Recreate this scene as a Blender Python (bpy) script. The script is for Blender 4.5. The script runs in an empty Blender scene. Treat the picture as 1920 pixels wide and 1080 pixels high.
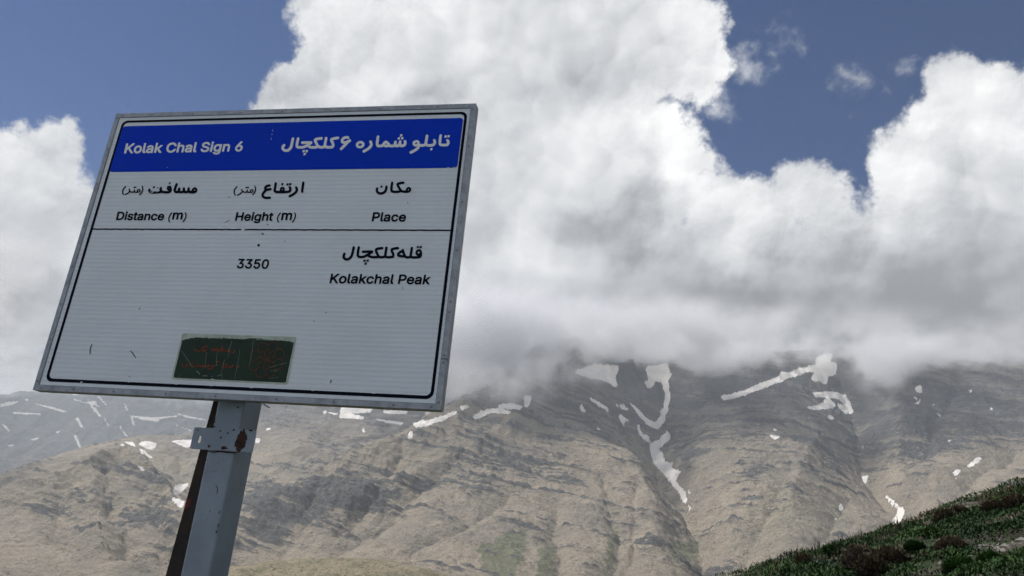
import bpy, math, random
import numpy as np
from mathutils import Matrix, Vector

C = bpy.context.scene.collection
S = bpy.context.scene
random.seed(7)
rng = np.random.default_rng(7)

# ------------------------------------------------------------------ camera
F = 1450.0                                   # focal length in photo pixels (1920 wide)
R = np.array([[0.9960420458677937, 0.08888331037658224, 0.0],
              [-0.03063797038193791, 0.3433344974570437, 0.938713341562159],
              [0.08343594929270805, -0.934997957212966, 0.344698799494871]])
CAM = np.array([0.0, 0.0, 1.6])
cd = bpy.data.cameras.new('camera')
cd.sensor_width = 36.0
cd.lens = 36.0 * F / 1920.0
cd.clip_start = 0.05
cd.clip_end = 80000.0
cam = bpy.data.objects.new('camera', cd)
cr, cu, cb = R[:, 0], -R[:, 1], -R[:, 2]
cam.matrix_world = Matrix([[cr[0], cu[0], cb[0], CAM[0]], [cr[1], cu[1], cb[1], CAM[1]],
                           [cr[2], cu[2], cb[2], CAM[2]], [0, 0, 0, 1]])
C.objects.link(cam)
S.camera = cam

def ray(px, py):
    return R @ np.array([(px - 960.0) / F, (py - 540.0) / F, 1.0])

def P(px, py, Y):
    """world point seen in the photo at (px, py) that lies Y metres ahead"""
    d = ray(px, py)
    return CAM + d * (Y / d[1])

def uv(px, py):
    d = ray(px, py)
    return d[0] / d[1], d[2] / d[1]

def project(co):
    q = (co - CAM) @ R
    w = np.maximum(q[..., 2], 1e-3)
    return 960 + F * q[..., 0] / w, 540 + F * q[..., 1] / w

# ------------------------------------------------------------------ world, sun, exposure
SUN_EL, SUN_AZ = 58.0, -62.0                 # azimuth measured from straight ahead, negative = left
S.view_settings.view_transform = 'Standard'
S.view_settings.look = 'None'
S.view_settings.exposure = 0.36
S.view_settings.gamma = 1.0
S.view_settings.use_curve_mapping = False
S.render.engine = 'CYCLES'
S.cycles.use_denoising = True
S.cycles.denoising_prefilter = 'FAST'
S.cycles.use_adaptive_sampling = True
S.cycles.adaptive_threshold = 0.02
S.cycles.max_bounces = 10
S.cycles.diffuse_bounces = 2
S.cycles.glossy_bounces = 2
S.cycles.volume_bounces = 10
S.cycles.volume_max_steps = 256
S.cycles.volume_step_rate = 1.0
S.cycles.sample_clamp_indirect = 4.0
try:
    S.cycles.volume_preview_step_rate = 1.0
except Exception:
    pass

sd = bpy.data.lights.new('sun', 'SUN')
sd.energy = 3.5
sd.angle = math.radians(0.5)
sd.color = (1.0, 0.965, 0.91)
sun = bpy.data.objects.new('sun', sd)
e, a = math.radians(SUN_EL), math.radians(SUN_AZ)
sdir = Vector((math.sin(a) * math.cos(e), math.cos(a) * math.cos(e), math.sin(e)))
sun.rotation_euler = sdir.to_track_quat('Z', 'Y').to_euler()
C.objects.link(sun)


class NB:
    """small helper for building node trees"""
    def __init__(s, nt):
        s.nt, s.n, s.l = nt, nt.nodes, nt.links

    def put(s, sock, v):
        if isinstance(v, bpy.types.NodeSocket):
            s.l.new(v, sock)
        elif v is not None:
            sock.default_value = v

    def math(s, op, a, b=None, c=None, clamp=False):
        m = s.n.new('ShaderNodeMath'); m.operation = op; m.use_clamp = clamp
        s.put(m.inputs[0], a); s.put(m.inputs[1], b)
        if c is not None: s.put(m.inputs[2], c)
        return m.outputs[0]

    def vmath(s, op, a, b=None, scale=None):
        m = s.n.new('ShaderNodeVectorMath'); m.operation = op
        s.put(m.inputs[0], a)
        if b is not None: s.put(m.inputs[1], b)
        if scale is not None: s.put(m.inputs['Scale'], scale)
        return m.outputs['Value'] if op in ('LENGTH', 'DOT_PRODUCT', 'DISTANCE') else m.outputs[0]

    def xyz(s, x, y, z):
        m = s.n.new('ShaderNodeCombineXYZ')
        s.put(m.inputs[0], x); s.put(m.inputs[1], y); s.put(m.inputs[2], z)
        return m.outputs[0]

    def sep(s, v):
        m = s.n.new('ShaderNodeSeparateXYZ'); s.put(m.inputs[0], v)
        return m.outputs

    def noise(s, vec, scale, detail=4, rough=0.55, dist=0.0, lac=2.0, color=False):
        m = s.n.new('ShaderNodeTexNoise'); s.put(m.inputs['Vector'], vec)
        m.inputs['Scale'].default_value = scale; m.inputs['Detail'].default_value = detail
        m.inputs['Roughness'].default_value = rough; m.inputs['Distortion'].default_value = dist
        m.inputs['Lacunarity'].default_value = lac
        return m.outputs['Color' if color else 0]

    def step(s, v, lo, hi, a=0.0, b=1.0, kind='SMOOTHSTEP'):
        m = s.n.new('ShaderNodeMapRange'); m.interpolation_type = kind
        s.put(m.inputs[0], v); s.put(m.inputs[1], lo); s.put(m.inputs[2], hi)
        s.put(m.inputs[3], a); s.put(m.inputs[4], b)
        return m.outputs[0]

    def mix(s, f, a, b, op='MIX'):
        m = s.n.new('ShaderNodeMix'); m.data_type = 'RGBA'; m.blend_type = op
        s.put(m.inputs[0], f)
        s.put(m.inputs[6], a if isinstance(a, bpy.types.NodeSocket) else (*a, 1) if len(a) == 3 else a)
        s.put(m.inputs[7], b if isinstance(b, bpy.types.NodeSocket) else (*b, 1) if len(b) == 3 else b)
        return m.outputs[2]

    def attr(s, name):
        m = s.n.new('ShaderNodeAttribute'); m.attribute_name = name
        return m.outputs['Fac']


def build_world():
    w = bpy.data.worlds.new('World')
    S.world = w
    w.use_nodes = True
    nt = w.node_tree
    nt.nodes.clear()
    b = NB(nt)
    out = nt.nodes.new('ShaderNodeOutputWorld')
    bg = nt.nodes.new('ShaderNodeBackground')
    bg.inputs[1].default_value = 0.06
    nt.links.new(bg.outputs[0], out.inputs[0])
    sky = nt.nodes.new('ShaderNodeTexSky')
    sky.sky_type = 'NISHITA'
    sky.sun_disc = False
    sky.sun_elevation = math.radians(SUN_EL)
    sky.sun_rotation = math.radians(SUN_AZ)
    sky.altitude = 3300
    sky.air_density = 1.0
    sky.dust_density = 0.6
    sky.ozone_density = 1.0
    d = nt.nodes.new('ShaderNodeTexCoord').outputs['Generated']
    x, y, z = b.sep(d)
    ysafe = b.math('MAXIMUM', y, 0.06)
    # domain-warped copy of the direction: makes the cloud edges billow
    n1 = b.noise(d, 3.2, 2, 0.5, color=True)
    n2 = b.noise(d, 15.0, 7, 0.62, color=True)
    w1 = b.vmath('SCALE', b.vmath('SUBTRACT', n1, (0.5, 0.5, 0.5)), scale=0.10)
    w2 = b.vmath('SCALE', b.vmath('SUBTRACT', n2, (0.5, 0.5, 0.5)), scale=0.085)
    dw = b.vmath('ADD', d, b.vmath('ADD', w1, w2))
    xw, yw, zw = b.sep(dw)
    yws = b.math('MAXIMUM', yw, 0.06)
    q = b.xyz(b.math('DIVIDE', xw, yws), b.math('DIVIDE', zw, yws), 0.0)

    def blob(px, py, r, sx=1.0):
        u, v = uv(px, py)
        dd = b.vmath('SUBTRACT', q, (u, v, 0))
        if sx != 1.0:
            dd = b.vmath('MULTIPLY', dd, (1.0 / sx, 1.0, 1.0))
        (u1, v1), (u2, v2) = uv(px - r * .5, py), uv(px + r * .5, py)
        (u3, v3), (u4, v4) = uv(px, py - r * .5), uv(px, py + r * .5)
        rr = math.sqrt(math.hypot(u2 - u1, v2 - v1) * math.hypot(u4 - u3, v4 - v3)) * 1.03
        return b.math('SUBTRACT', rr, b.vmath('LENGTH', dd))          # > 0 inside

    heaps = [(-10, 330, 165), (118, 262, 72), (40, 470, 200), (170, 420, 90), (640, 20, 100),
             (625, 165, 125), (560, 245, 112), (820, 120, 215), (930, 360, 330), (1010, 60, 260),
             (1170, 60, 165), (1262, 118, 92), (1318, 112, 60), (1120, 330, 192), (1262, 272, 76),
             (1340, 365, 85), (1405, 405, 92), (1492, 352, 68), (1560, 420, 85), (1400, 720, 340),
             (1000, 760, 420), (1835, 185, 108), (1925, 205, 120), (1775, 262, 95), (1730, 330, 118),
             (1668, 322, 56), (1900, 350, 160), (1800, 620, 310), (1560, 640, 260), (500, 560, 400)]
    field = None
    for h in heaps:
        v = blob(*h)
        field = v if field is None else b.math('SMOOTH_MAX', field, v, 0.02)
    low = b.math('SUBTRACT', 0.24, b.math('DIVIDE', zw, yws))          # everything low ahead is cloud
    field = b.math('MAXIMUM', field, low)
    # the rest of the sky, outside the picture: scattered heaps from noise alone
    rest = b.math('MULTIPLY', b.math('SUBTRACT', b.noise(dw, 1.7, 3, 0.5), 0.485), 0.9)
    horiz = b.math('SUBTRACT', 0.10, z)
    rest = b.math('MAXIMUM', rest, horiz)
    u0 = b.math('DIVIDE', x, ysafe)
    v0 = b.math('DIVIDE', z, ysafe)
    inside = b.math('MULTIPLY', b.step(b.math('ABSOLUTE', u0), 0.95, 0.72), b.step(v0, 1.25, 0.98))
    inside = b.math('MULTIPLY', inside, b.step(y, 0.1, 0.3))
    mixf = nt.nodes.new('ShaderNodeMix')
    b.put(mixf.inputs[0], inside); b.put(mixf.inputs[2], rest); b.put(mixf.inputs[3], field)
    fld = mixf.outputs[0]
    edge_n = b.math('MULTIPLY', b.math('SUBTRACT', b.noise(d, 34.0, 6, 0.68), 0.5), 0.055)
    fe = b.math('ADD', fld, edge_n)
    alpha = b.step(fe, -0.002, 0.022)
    # thin torn wisps beside the big heaps
    wis = None
    for h in [(1395, 122, 36, 1.3), (1450, 82, 17, 1.8), (1588, 138, 22, 1.1), (1685, 112, 11, 2.0), (1652, 146, 8), (1330, 165, 42), (1580, 205, 6, 1.0)]:
        v = blob(*h)
        wis = v if wis is None else b.math('MAXIMUM', wis, v)
    wn = b.noise(d, 22.0, 5, 0.68)
    wal = b.math('MULTIPLY', b.step(b.math('ADD', wis, b.math('MULTIPLY', b.math('SUBTRACT', wn, 0.5), 0.10)), -0.005, 0.05), 0.70)
    alpha = b.math('MAXIMUM', alpha, wal)
    # relief: compare the noise with itself a little way towards the light (up)
    def puff(vec):
        a_ = b.noise(vec, 5.0, 4, 0.56)
        return a_
    pa = puff(d)
    pb = puff(b.vmath('ADD', d, (-0.014, 0.0, 0.020)))
    relief = b.math('SUBTRACT', pa, pb)
    fa = b.noise(d, 17.0, 4, 0.6)
    fb = b.noise(b.vmath('ADD', d, (-0.003, 0.0, 0.008)), 17.0, 4, 0.6)
    relief = b.math('ADD', b.math('MULTIPLY', relief, 1.0), b.math('MULTIPLY', b.math('SUBTRACT', fa, fb), 0.30))
    crisp = b.math('MULTIPLY', b.math('SUBTRACT', b.noise(d, 42.0, 4, 0.6), b.noise(b.vmath('ADD', d, (-0.0022, 0.0, 0.0034)), 42.0, 4, 0.6)), b.step(fld, 0.16, 0.0, 0.0, 0.55))
    relief = b.math('ADD', relief, crisp)
    # rounded heads of several sizes, lit from the upper left: each is a dome in a cell pattern
    def domes(vec, scale):
        v = nt.nodes.new('ShaderNodeTexVoronoi')
        v.feature = 'F1'
        v.inputs['Scale'].default_value = scale
        nt.links.new(vec, v.inputs['Vector'])
        r_ = b.math('MINIMUM', v.outputs['Distance'], 1.0)
        return b.math('SUBTRACT', 1.0, b.math('MULTIPLY', r_, r_))
    dsoft = b.vmath('ADD', d, b.vmath('ADD', b.vmath('SCALE', w1, scale=0.8), b.vmath('SCALE', w2, scale=0.45)))
    lobes = None
    for sc_, st_, am_ in ((5.5, 0.035, 0.42), (12.0, 0.018, 0.27), (27.0, 0.009, 0.15)):
        va = domes(dsoft, sc_)
        vb = domes(b.vmath('ADD', dsoft, (-0.62 * st_, 0.0, 0.78 * st_)), sc_)
        t_ = b.math('MULTIPLY', b.math('SUBTRACT', va, vb), am_)
        lobes = t_ if lobes is None else b.math('ADD', lobes, t_)
    lobes = b.math('MULTIPLY', lobes, b.step(v0, 0.22, 0.55, 0.35, 1.0))
    broad = b.noise(d, 3.0, 3, 0.42)
    thick = b.step(fe, 0.0, 0.34)
    lum = b.math('ADD', 0.62, b.math('MULTIPLY', thick, -0.14))
    lum = b.math('ADD', lum, b.math('MULTIPLY', b.math('SUBTRACT', broad, 0.5), 0.6))
    lum = b.math('ADD', lum, b.math('MULTIPLY', relief, 0.55))
    lum = b.math('ADD', lum, lobes)
    # darker cloud masses standing in front of bright ones
    for (px, py, r, k, sx) in [(1232, 356, 62, .15, 1.0), (1175, 440, 85, .12, 1.5), (1120, 400, 40, .06, 1.5), (1560, 560, 170, .10, 1.5),
                               (1860, 560, 190, .12, 1.2), (900, 230, 130, .08, 1.3), (1180, 130, 110, .07, 1.0),
                               (1000, 640, 150, .10, 2.0), (1400, 600, 150, .10, 2.0), (60, 600, 140, .14, 1.4), (540, 180, 45, .1, 1.4),
                               (1150, 210, 100, .08, 1.2)]:
        m_ = b.step(blob(px, py, r, sx), -0.01, 0.04)
        lum = b.math('SUBTRACT', lum, b.math('MULTIPLY', m_, k))
    for (px, py, r, k, sx) in [(1330, 330, 90, .12, 1.0), (1060, 500, 110, .12, 1.2), (1230, 250, 80, .1, 1.0), (1420, 420, 90, .1, 1.3), (720, 160, 70, .14, 1.0),
                               (1800, 180, 110, .12, 1.1), (100, 260, 90, .06, 1.2), (1680, 320, 70, .1, 1.0)]:
        m_ = b.step(blob(px, py, r, sx), -0.02, 0.05)
        lum = b.math('ADD', lum, b.math('MULTIPLY', m_, k))
    lum = b.math('MAXIMUM', b.math('MINIMUM', lum, 0.86), 0.34)
    lum = b.math('SUBTRACT', lum, b.step(v0, 0.60, 0.30, 0.0, 0.15))
    tint = b.step(lum, 0.4, 0.85)
    ccol = b.mix(tint, (0.955, 0.985, 1.02), (1.0, 1.0, 0.99))
    cc = b.vmath('SCALE', ccol, scale=b.math('MULTIPLY', lum, 1.0 / 0.06))
    skyc = b.vmath('MULTIPLY', sky.outputs[0], SKY_TINT)
    col = b.mix(alpha, skyc, cc)
    nt.links.new(col, bg.inputs[0])

SKY_TINT = (0.30, 0.58, 0.92)
build_world()

# ------------------------------------------------------------------ helpers
def tag(o, label=None, cat=None, group=None, kind=None):
    if label: o['label'] = label
    if cat: o['category'] = cat
    if group: o['group'] = group
    if kind: o['kind'] = kind
    return o

def link_mesh(name, verts, faces, mats, parent=None, smooth=False):
    me = bpy.data.meshes.new(name)
    me.from_pydata([tuple(v) for v in verts], [], [tuple(f) for f in faces])
    me.update()
    o = bpy.data.objects.new(name, me)
    C.objects.link(o)
    for m in (mats if isinstance(mats, (list, tuple)) else [mats]):
        me.materials.append(m)
    if smooth:
        me.polygons.foreach_set('use_smooth', np.ones(len(me.polygons), bool))
    if parent: o.parent = parent
    return o

def np_mesh(name, co, quads, mat, attrs=None, smooth=True):
    """big mesh straight from arrays: co (n,3), quads (m,k)"""
    me = bpy.data.meshes.new(name)
    n, (m, k) = len(co), quads.shape
    me.vertices.add(n)
    me.vertices.foreach_set('co', co.astype(np.float32).ravel())
    me.loops.add(m * k)
    me.loops.foreach_set('vertex_index', quads.astype(np.int32).ravel())
    me.polygons.add(m)
    me.polygons.foreach_set('loop_start', np.arange(0, m * k, k, dtype=np.int32))
    me.polygons.foreach_set('use_smooth', np.full(m, smooth))
    for an, av in (attrs or {}).items():
        at = me.attributes.new(an, 'FLOAT', 'POINT')
        at.data.foreach_set('value', av.astype(np.float32).ravel())
    me.update(calc_edges=True)
    me.materials.append(mat)
    o = bpy.data.objects.new(name, me)
    C.objects.link(o)
    return o

def grid_quads(ny, nx):
    i = np.arange(ny * nx).reshape(ny, nx)
    return np.stack([i[:-1, :-1], i[:-1, 1:], i[1:, 1:], i[1:, :-1]], -1).reshape(-1, 4)

def _hash(ix, iy, seed):
    h = (ix.astype(np.int64) * 374761393 + iy.astype(np.int64) * 668265263 + seed * 1442695041) & 0xFFFFFFFF
    h = ((h ^ (h >> 13)) * 1274126177) & 0xFFFFFFFF
    return ((h ^ (h >> 16)) & 0xFFFFFF) / float(0x1000000)

def perlin(x, y, seed=0):
    ix, iy = np.floor(x), np.floor(y)
    fx, fy = x - ix, y - iy
    u, v = fx * fx * fx * (fx * (fx * 6 - 15) + 10), fy * fy * fy * (fy * (fy * 6 - 15) + 10)
    def g(dx, dy):
        t = _hash(ix + dx, iy + dy, seed) * 2 * np.pi
        return np.cos(t) * (fx - dx) + np.sin(t) * (fy - dy)
    a = g(0, 0) * (1 - u) + g(1, 0) * u
    b_ = g(0, 1) * (1 - u) + g(1, 1) * u
    return (a * (1 - v) + b_ * v) * 1.5

def fbm(x, y, oct=4, gain=0.5, seed=0, ridged=False):
    s, a, t = 0.0, 1.0, 0.0
    for k in range(oct):
        n = perlin(x, y, seed + k)
        if ridged: n = 1 - 2 * np.abs(n)
        s = s + a * n; t += a; a *= gain
        x, y = x * 2.03 + 11.3, y * 2.03 - 7.7
    return s / t

def sstep(v, a, b_):
    t = np.clip((v - a) / (b_ - a), 0, 1)
    return t * t * (3 - 2 * t)

def tps(ctrl, X, Y, lam=1e-3, sc=1000.0):
    p = np.array(ctrl)[:, :2] / sc
    z = np.array(ctrl)[:, 2]
    n = len(p)
    def U(r2): return r2 * np.log(r2 + 1e-9)
    K = U(((p[:, None] - p[None]) ** 2).sum(-1)) + lam * np.eye(n)
    Q = np.hstack([np.ones((n, 1)), p])
    A = np.block([[K, Q], [Q.T, np.zeros((3, 3))]])
    w = np.linalg.solve(A, np.concatenate([z, np.zeros(3)]))
    out = w[n] + w[n + 1] * X / sc + w[n + 2] * Y / sc
    for i in range(n):
        out = out + w[i] * U((X / sc - p[i, 0]) ** 2 + (Y / sc - p[i, 1]) ** 2)
    return out

def in_polys(px, py, polys):
    m = np.zeros(px.shape, np.float32)
    fx, fy, fm = px.ravel(), py.ravel(), m.ravel()
    for poly in polys:
        q = np.array(poly, float)
        lo, hi = q.min(0) - 1, q.max(0) + 1
        idx = np.where((fx > lo[0]) & (fx < hi[0]) & (fy > lo[1]) & (fy < hi[1]))[0]
        if not len(idx): continue
        x, y = fx[idx], fy[idx]
        c = np.zeros(len(idx), bool)
        for i in range(len(q)):
            a, b_ = q[i], q[(i + 1) % len(q)]
            if a[1] == b_[1]: continue
            cond = (a[1] > y) != (b_[1] > y)
            c ^= cond & (x < (b_[0] - a[0]) * (y - a[1]) / (b_[1] - a[1]) + a[0])
        fm[idx[c]] = 1.0
    return fm.reshape(px.shape)

def material(name):
    m = bpy.data.materials.new(name)
    m.use_nodes = True
    b = NB(m.node_tree)
    return m, b, m.node_tree.nodes['Principled BSDF']

def bump(b, bsdf, h, strength, dist):
    n = b.n.new('ShaderNodeBump')
    n.inputs['Strength'].default_value = strength
    n.inputs['Distance'].default_value = dist
    b.put(n.inputs['Height'], h)
    b.l.new(n.outputs[0], bsdf.inputs['Normal'])

# ------------------------------------------------------------------ mountains
def mountain_material(name, fine=1.0, grey=0.0, snow_k=1.0):
    m, b, bs = material(name)
    pos = b.n.new('ShaderNodeNewGeometry').outputs['Position']
    big = b.noise(pos, 0.0022, 5, 0.6)
    mid = b.noise(pos, 0.012, 6, 0.62)
    fin = b.noise(pos, 0.06 * fine, 6, 0.7)
    col = b.mix(b.step(big, 0.35, 0.65), SCREE_A, SCREE_B)
    col = b.mix(b.math('MULTIPLY', b.step(mid, 0.42, 0.68), 0.6), col, SCREE_C)
    grn = b.step(b.math('ADD', b.attr('green'), b.math('MULTIPLY', b.math('SUBTRACT', fin, 0.5), 1.3)), 0.25, 0.85)
    col = b.mix(b.math('MULTIPLY', grn, 0.55), col, (0.085, 0.125, 0.055))
    # thin tilted beds: noise squeezed hard along the bedding direction
    bx, by, bz = b.sep(pos)
    bedz = b.math('ADD', bz, b.math('ADD', b.math('MULTIPLY', bx, 0.18), b.math('MULTIPLY', by, 0.10)))
    bedz = b.math('ADD', bedz, b.math('MULTIPLY', big, 120.0))
    bed = b.noise(b.xyz(b.math('MULTIPLY', bx, 0.004), b.math('MULTIPLY', by, 0.004), b.math('MULTIPLY', bedz, 0.07 * fine)), 1.0, 5, 0.7)
    rk = b.step(b.math('ADD', b.attr('rock'), b.math('ADD', b.math('MULTIPLY', b.math('SUBTRACT', fin, 0.5), 0.9), b.math('MULTIPLY', b.math('SUBTRACT', bed, 0.5), 1.7))), 0.36, 0.56)
    rcol = b.mix(b.step(fin, 0.35, 0.7), (0.030, 0.034, 0.043), (0.15, 0.155, 0.16))
    col = b.mix(b.math('MULTIPLY', rk, 0.85), col, rcol)
    col = b.mix(b.step(b.math('ADD', b.sep(pos)[2], b.math('MULTIPLY', big, 200.0)), 480.0, 950.0, 0.0, 0.60), col, (0.135, 0.142, 0.158))  # high slopes tinted blue grey: shade under the cloud put into the colour
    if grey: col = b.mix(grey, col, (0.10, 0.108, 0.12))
    spk = b.step(b.noise(pos, 0.16 * fine, 4, 0.75), 0.50, 0.64, 0.0, 0.55)
    col = b.mix(spk, col, (0.07, 0.068, 0.065))
    sn = b.step(b.math('ADD', b.attr('snow'), b.math('MULTIPLY', b.math('SUBTRACT', b.noise(pos, 0.085, 4, 0.75), 0.5), 1.5)), 0.45, 0.57)
    scol = b.mix(b.step(mid, 0.3, 0.7), (0.80, 0.765, 0.72), (0.66, 0.63, 0.59))
    col = b.mix(b.math('MULTIPLY', sn, snow_k), col, scol)
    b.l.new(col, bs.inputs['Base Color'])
    bs.inputs['Roughness'].default_value = 1.0
    bs.inputs['Specular IOR Level'].default_value = 0.1
    h = b.math('MULTIPLY', b.math('ADD', b.math('ADD', fin, b.math('MULTIPLY', bed, 0.9)), b.math('MULTIPLY', mid, 1.5)), b.math('SUBTRACT', 1.0, sn))
    bump(b, bs, h, 1.0, 12.0)
    return m

SCREE_A = (0.34, 0.290, 0.225)
SCREE_B = (0.26, 0.230, 0.190)
SCREE_C = (0.42, 0.355, 0.270)

def crop(org, sc, polys):
    return [[(org[0] + x / sc, org[1] + y / sc) for x, y in p] for p in polys]

SNOW = crop((900, 640), 2.454, [
    [(860,415),(880,440),(815,500),(840,520),(850,555),(885,560),(880,590),(925,600),(905,625),(900,650),(920,670),(945,700),(955,745),(985,790),(970,780),(935,730),(915,690),(880,650),(850,610),(800,560),(785,510),(785,475),(830,450)],
    [(715,318),(735,322),(765,355),(810,380),(835,335),(825,325),(850,315),(845,290),(855,250),(845,200),(835,185),(800,180),(775,185),(765,120),(860,100),(880,155),(862,185),(875,250),(862,310),(868,318),(850,330),(852,360),(815,405),(770,380),(740,350)],
    [(430,140),(530,110),(640,110),(620,180),(640,220),(600,190),(540,170),(480,160)],
    [(490,250),(560,288),(600,318),(588,320),(540,292)], [(620,288),(690,310),(685,316),(630,300)],
    [(680,276),(717,300),(712,310)], [(458,288),(470,295),(487,325),(470,322)], [(625,328),(692,366),(684,372),(640,348)],
    [(652,365),(660,368),(663,395),(656,390)], [(710,386),(732,393),(742,422),(795,455),(775,454),(740,437),(728,405)], [(530,396),(558,403),(548,408)],
    [(755,190),(800,185),(800,205),(775,212)],
    [(0,325),(60,310),(145,324),(125,335),(60,324),(0,350)], [(78,293),(150,285),(193,300),(185,312),(85,304)],
    [(208,248),(238,255),(232,275),(217,302),(203,297)], [(956,680),(974,700),(960,700)], [(1110,255),(1227,232),(1227,245),(1130,268)]]) + \
  crop((1350, 640), 2.454, [
    [(5,253),(60,243),(120,223),(190,193),(270,163),(285,138),(310,146),(380,123),(450,106),(535,96),(532,157),(500,160),(490,192),(415,175),(440,140),(400,140),(320,167),(260,192),(180,222),(120,242),(20,270)],
    [(440,80),(480,58),(517,63),(507,87),(445,100)],
    [(428,236),(520,233),(572,248),(603,290),(613,337),(600,332),(588,302),(560,277),(540,262),(430,252)],
    [(395,303),(440,298),(480,284),(473,268),(502,263),(532,295),(500,310),(430,314)],
    [(535,293),(602,298),(607,334),(568,327)], [(498,336),(527,352),(500,360)], [(605,343),(620,364),(608,364)],
    [(616,378),(645,405),(634,406)], [(220,433),(277,440),(255,452)], [(243,401),(262,408),(252,413)], [(458,423),(489,423),(475,432)],
    [(890,215),(927,196),(930,237),(908,232)], [(878,279),(920,279),(912,290)], [(888,256),(922,269),(915,277)],
    [(973,288),(987,290),(980,296)], [(993,318),(1021,346),(1008,345)], [(1143,223),(1160,228),(1152,235)],
    [(1238,292),(1258,318),(1245,315)], [(1043,448),(1064,461),(1056,464)],
    [(1138,573),(1180,538),(1211,534),(1195,547),(1160,574),(1143,582)], [(1070,605),(1090,590),(1113,591),(1090,614),(1076,618)],
    [(1078,621),(1094,635),(1086,638)], [(648,479),(663,485),(654,493)], [(653,518),(670,521),(662,527)],
    [(653,624),(680,618),(672,640),(685,656),(663,647)],
    [(753,700),(790,731),(822,763),(848,767),(848,797),(822,832),(812,857),(791,857),(793,825),(818,795),(818,772),(780,739)],
    [(550,738),(568,762),(553,778)], [(520,823),(537,808),(534,822)], [(898,631),(917,640),(903,650)], [(170,378),(178,384),(168,388)]]) + \
  crop((430, 700), 2.842, [
    [(980,266),(1060,253),(1140,228),(1210,198),(1217,208),(1140,247),(1060,274),(988,284)],
    [(1298,230),(1380,193),(1440,188),(1507,205),(1490,217),(1400,207),(1340,232),(1303,244)],
    [(1428,168),(1490,160),(1562,178),(1550,190),(1440,184)], [(1230,176),(1293,166),(1240,194)],
    [(1573,118),(1612,123),(1602,150),(1580,177),(1573,150)], [(822,198),(947,202),(940,217),(828,213)],
    [(600,175),(762,183),(750,207),(640,215),(737,235),(700,244),(588,236)],
    [(773,243),(880,256),(932,264),(915,272),(850,264)], [(500,198),(517,200),(506,222)], [(520,208),(577,214),(570,222)],
    [(143,344),(167,350),(156,372),(138,369)], [(193,294),(219,291),(206,306)], [(965,308),(983,325),(962,350),(948,347)],
    [(711,293),(720,295),(718,320),(712,318)], [(1040,210),(1075,200),(1050,222)]]) + \
  crop((0, 720), 3.0, [
    [(778,335),(830,320),(884,335),(870,357),(850,370),(830,364)], [(960,319),(1092,313),(1092,352),(1040,354)],
    [(690,323),(742,326),(763,352),(738,346)], [(678,332),(702,345),(690,359)],
    [(780,360),(812,378),(858,414),(845,417),(800,387)], [(973,600),(988,575),(1062,555),(1042,587),(1005,617),(978,620)],
    [(963,643),(1035,658),(1032,702),(1000,682)], [(765,445),(815,488),(808,492)], [(675,391),(690,391),(684,397)], [(537,527),(550,527),(543,534)], [(848,422),(862,430),(855,433)]])
SNOW_FAR = crop((0, 720), 3.0, [
    [(0,113),(60,96),(107,98),(60,122),(0,130)], [(133,84),(167,83),(150,97)], [(70,157),(230,165),(232,173),(78,167)],
    [(188,108),(300,129),(378,154),(350,158),(280,138)], [(493,98),(537,96),(553,122),(508,120)],
    [(503,120),(542,135),(574,187),(558,182),(523,147)], [(423,194),(442,188),(473,247),(455,244)],
    [(168,310),(222,299),(217,309),(185,318)], [(303,267),(342,264),(325,280)], [(28,345),(82,339),(70,352)],
    [(413,289),(432,289),(459,362),(445,358)], [(733,178),(743,180),(758,232),(746,228)], [(668,233),(676,235),(719,298),(708,296)],
    [(585,188),(592,190),(615,238),(605,234)], [(740,178),(880,188),(1000,175),(1000,183),(880,198),(745,188)],
    [(545,70),(560,70),(610,125),(598,120)], [(695,110),(705,112),(722,150),(712,148)], [(415,83),(560,123),(560,128),(415,90)],
    [(940,150),(1060,180),(1160,200),(1160,206),(1050,188)], [(985,230),(1090,265),(1085,270)], [(780,190),(900,198),(895,212),(790,200)],
    [(5,220),(40,240),(60,268),(45,265)]])
GREEN = [[(895,1030),(950,1000),(990,990),(985,1040),(965,1080),(960,1110),(930,1110)],
         [(1140,1000),(1160,980),(1150,1060),(1130,1100)], [(1250,1020),(1320,1010),(1300,1050),(1270,1060)],
         [(1010,1030),(1040,1020),(1040,1090),(1000,1100)], [(1440,900),(1560,890),(1600,960),(1560,1040),(1440,1050),(1350,1020)], [(1640,960),(1680,980),(1640,1000),(1600,1000)]]
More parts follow.
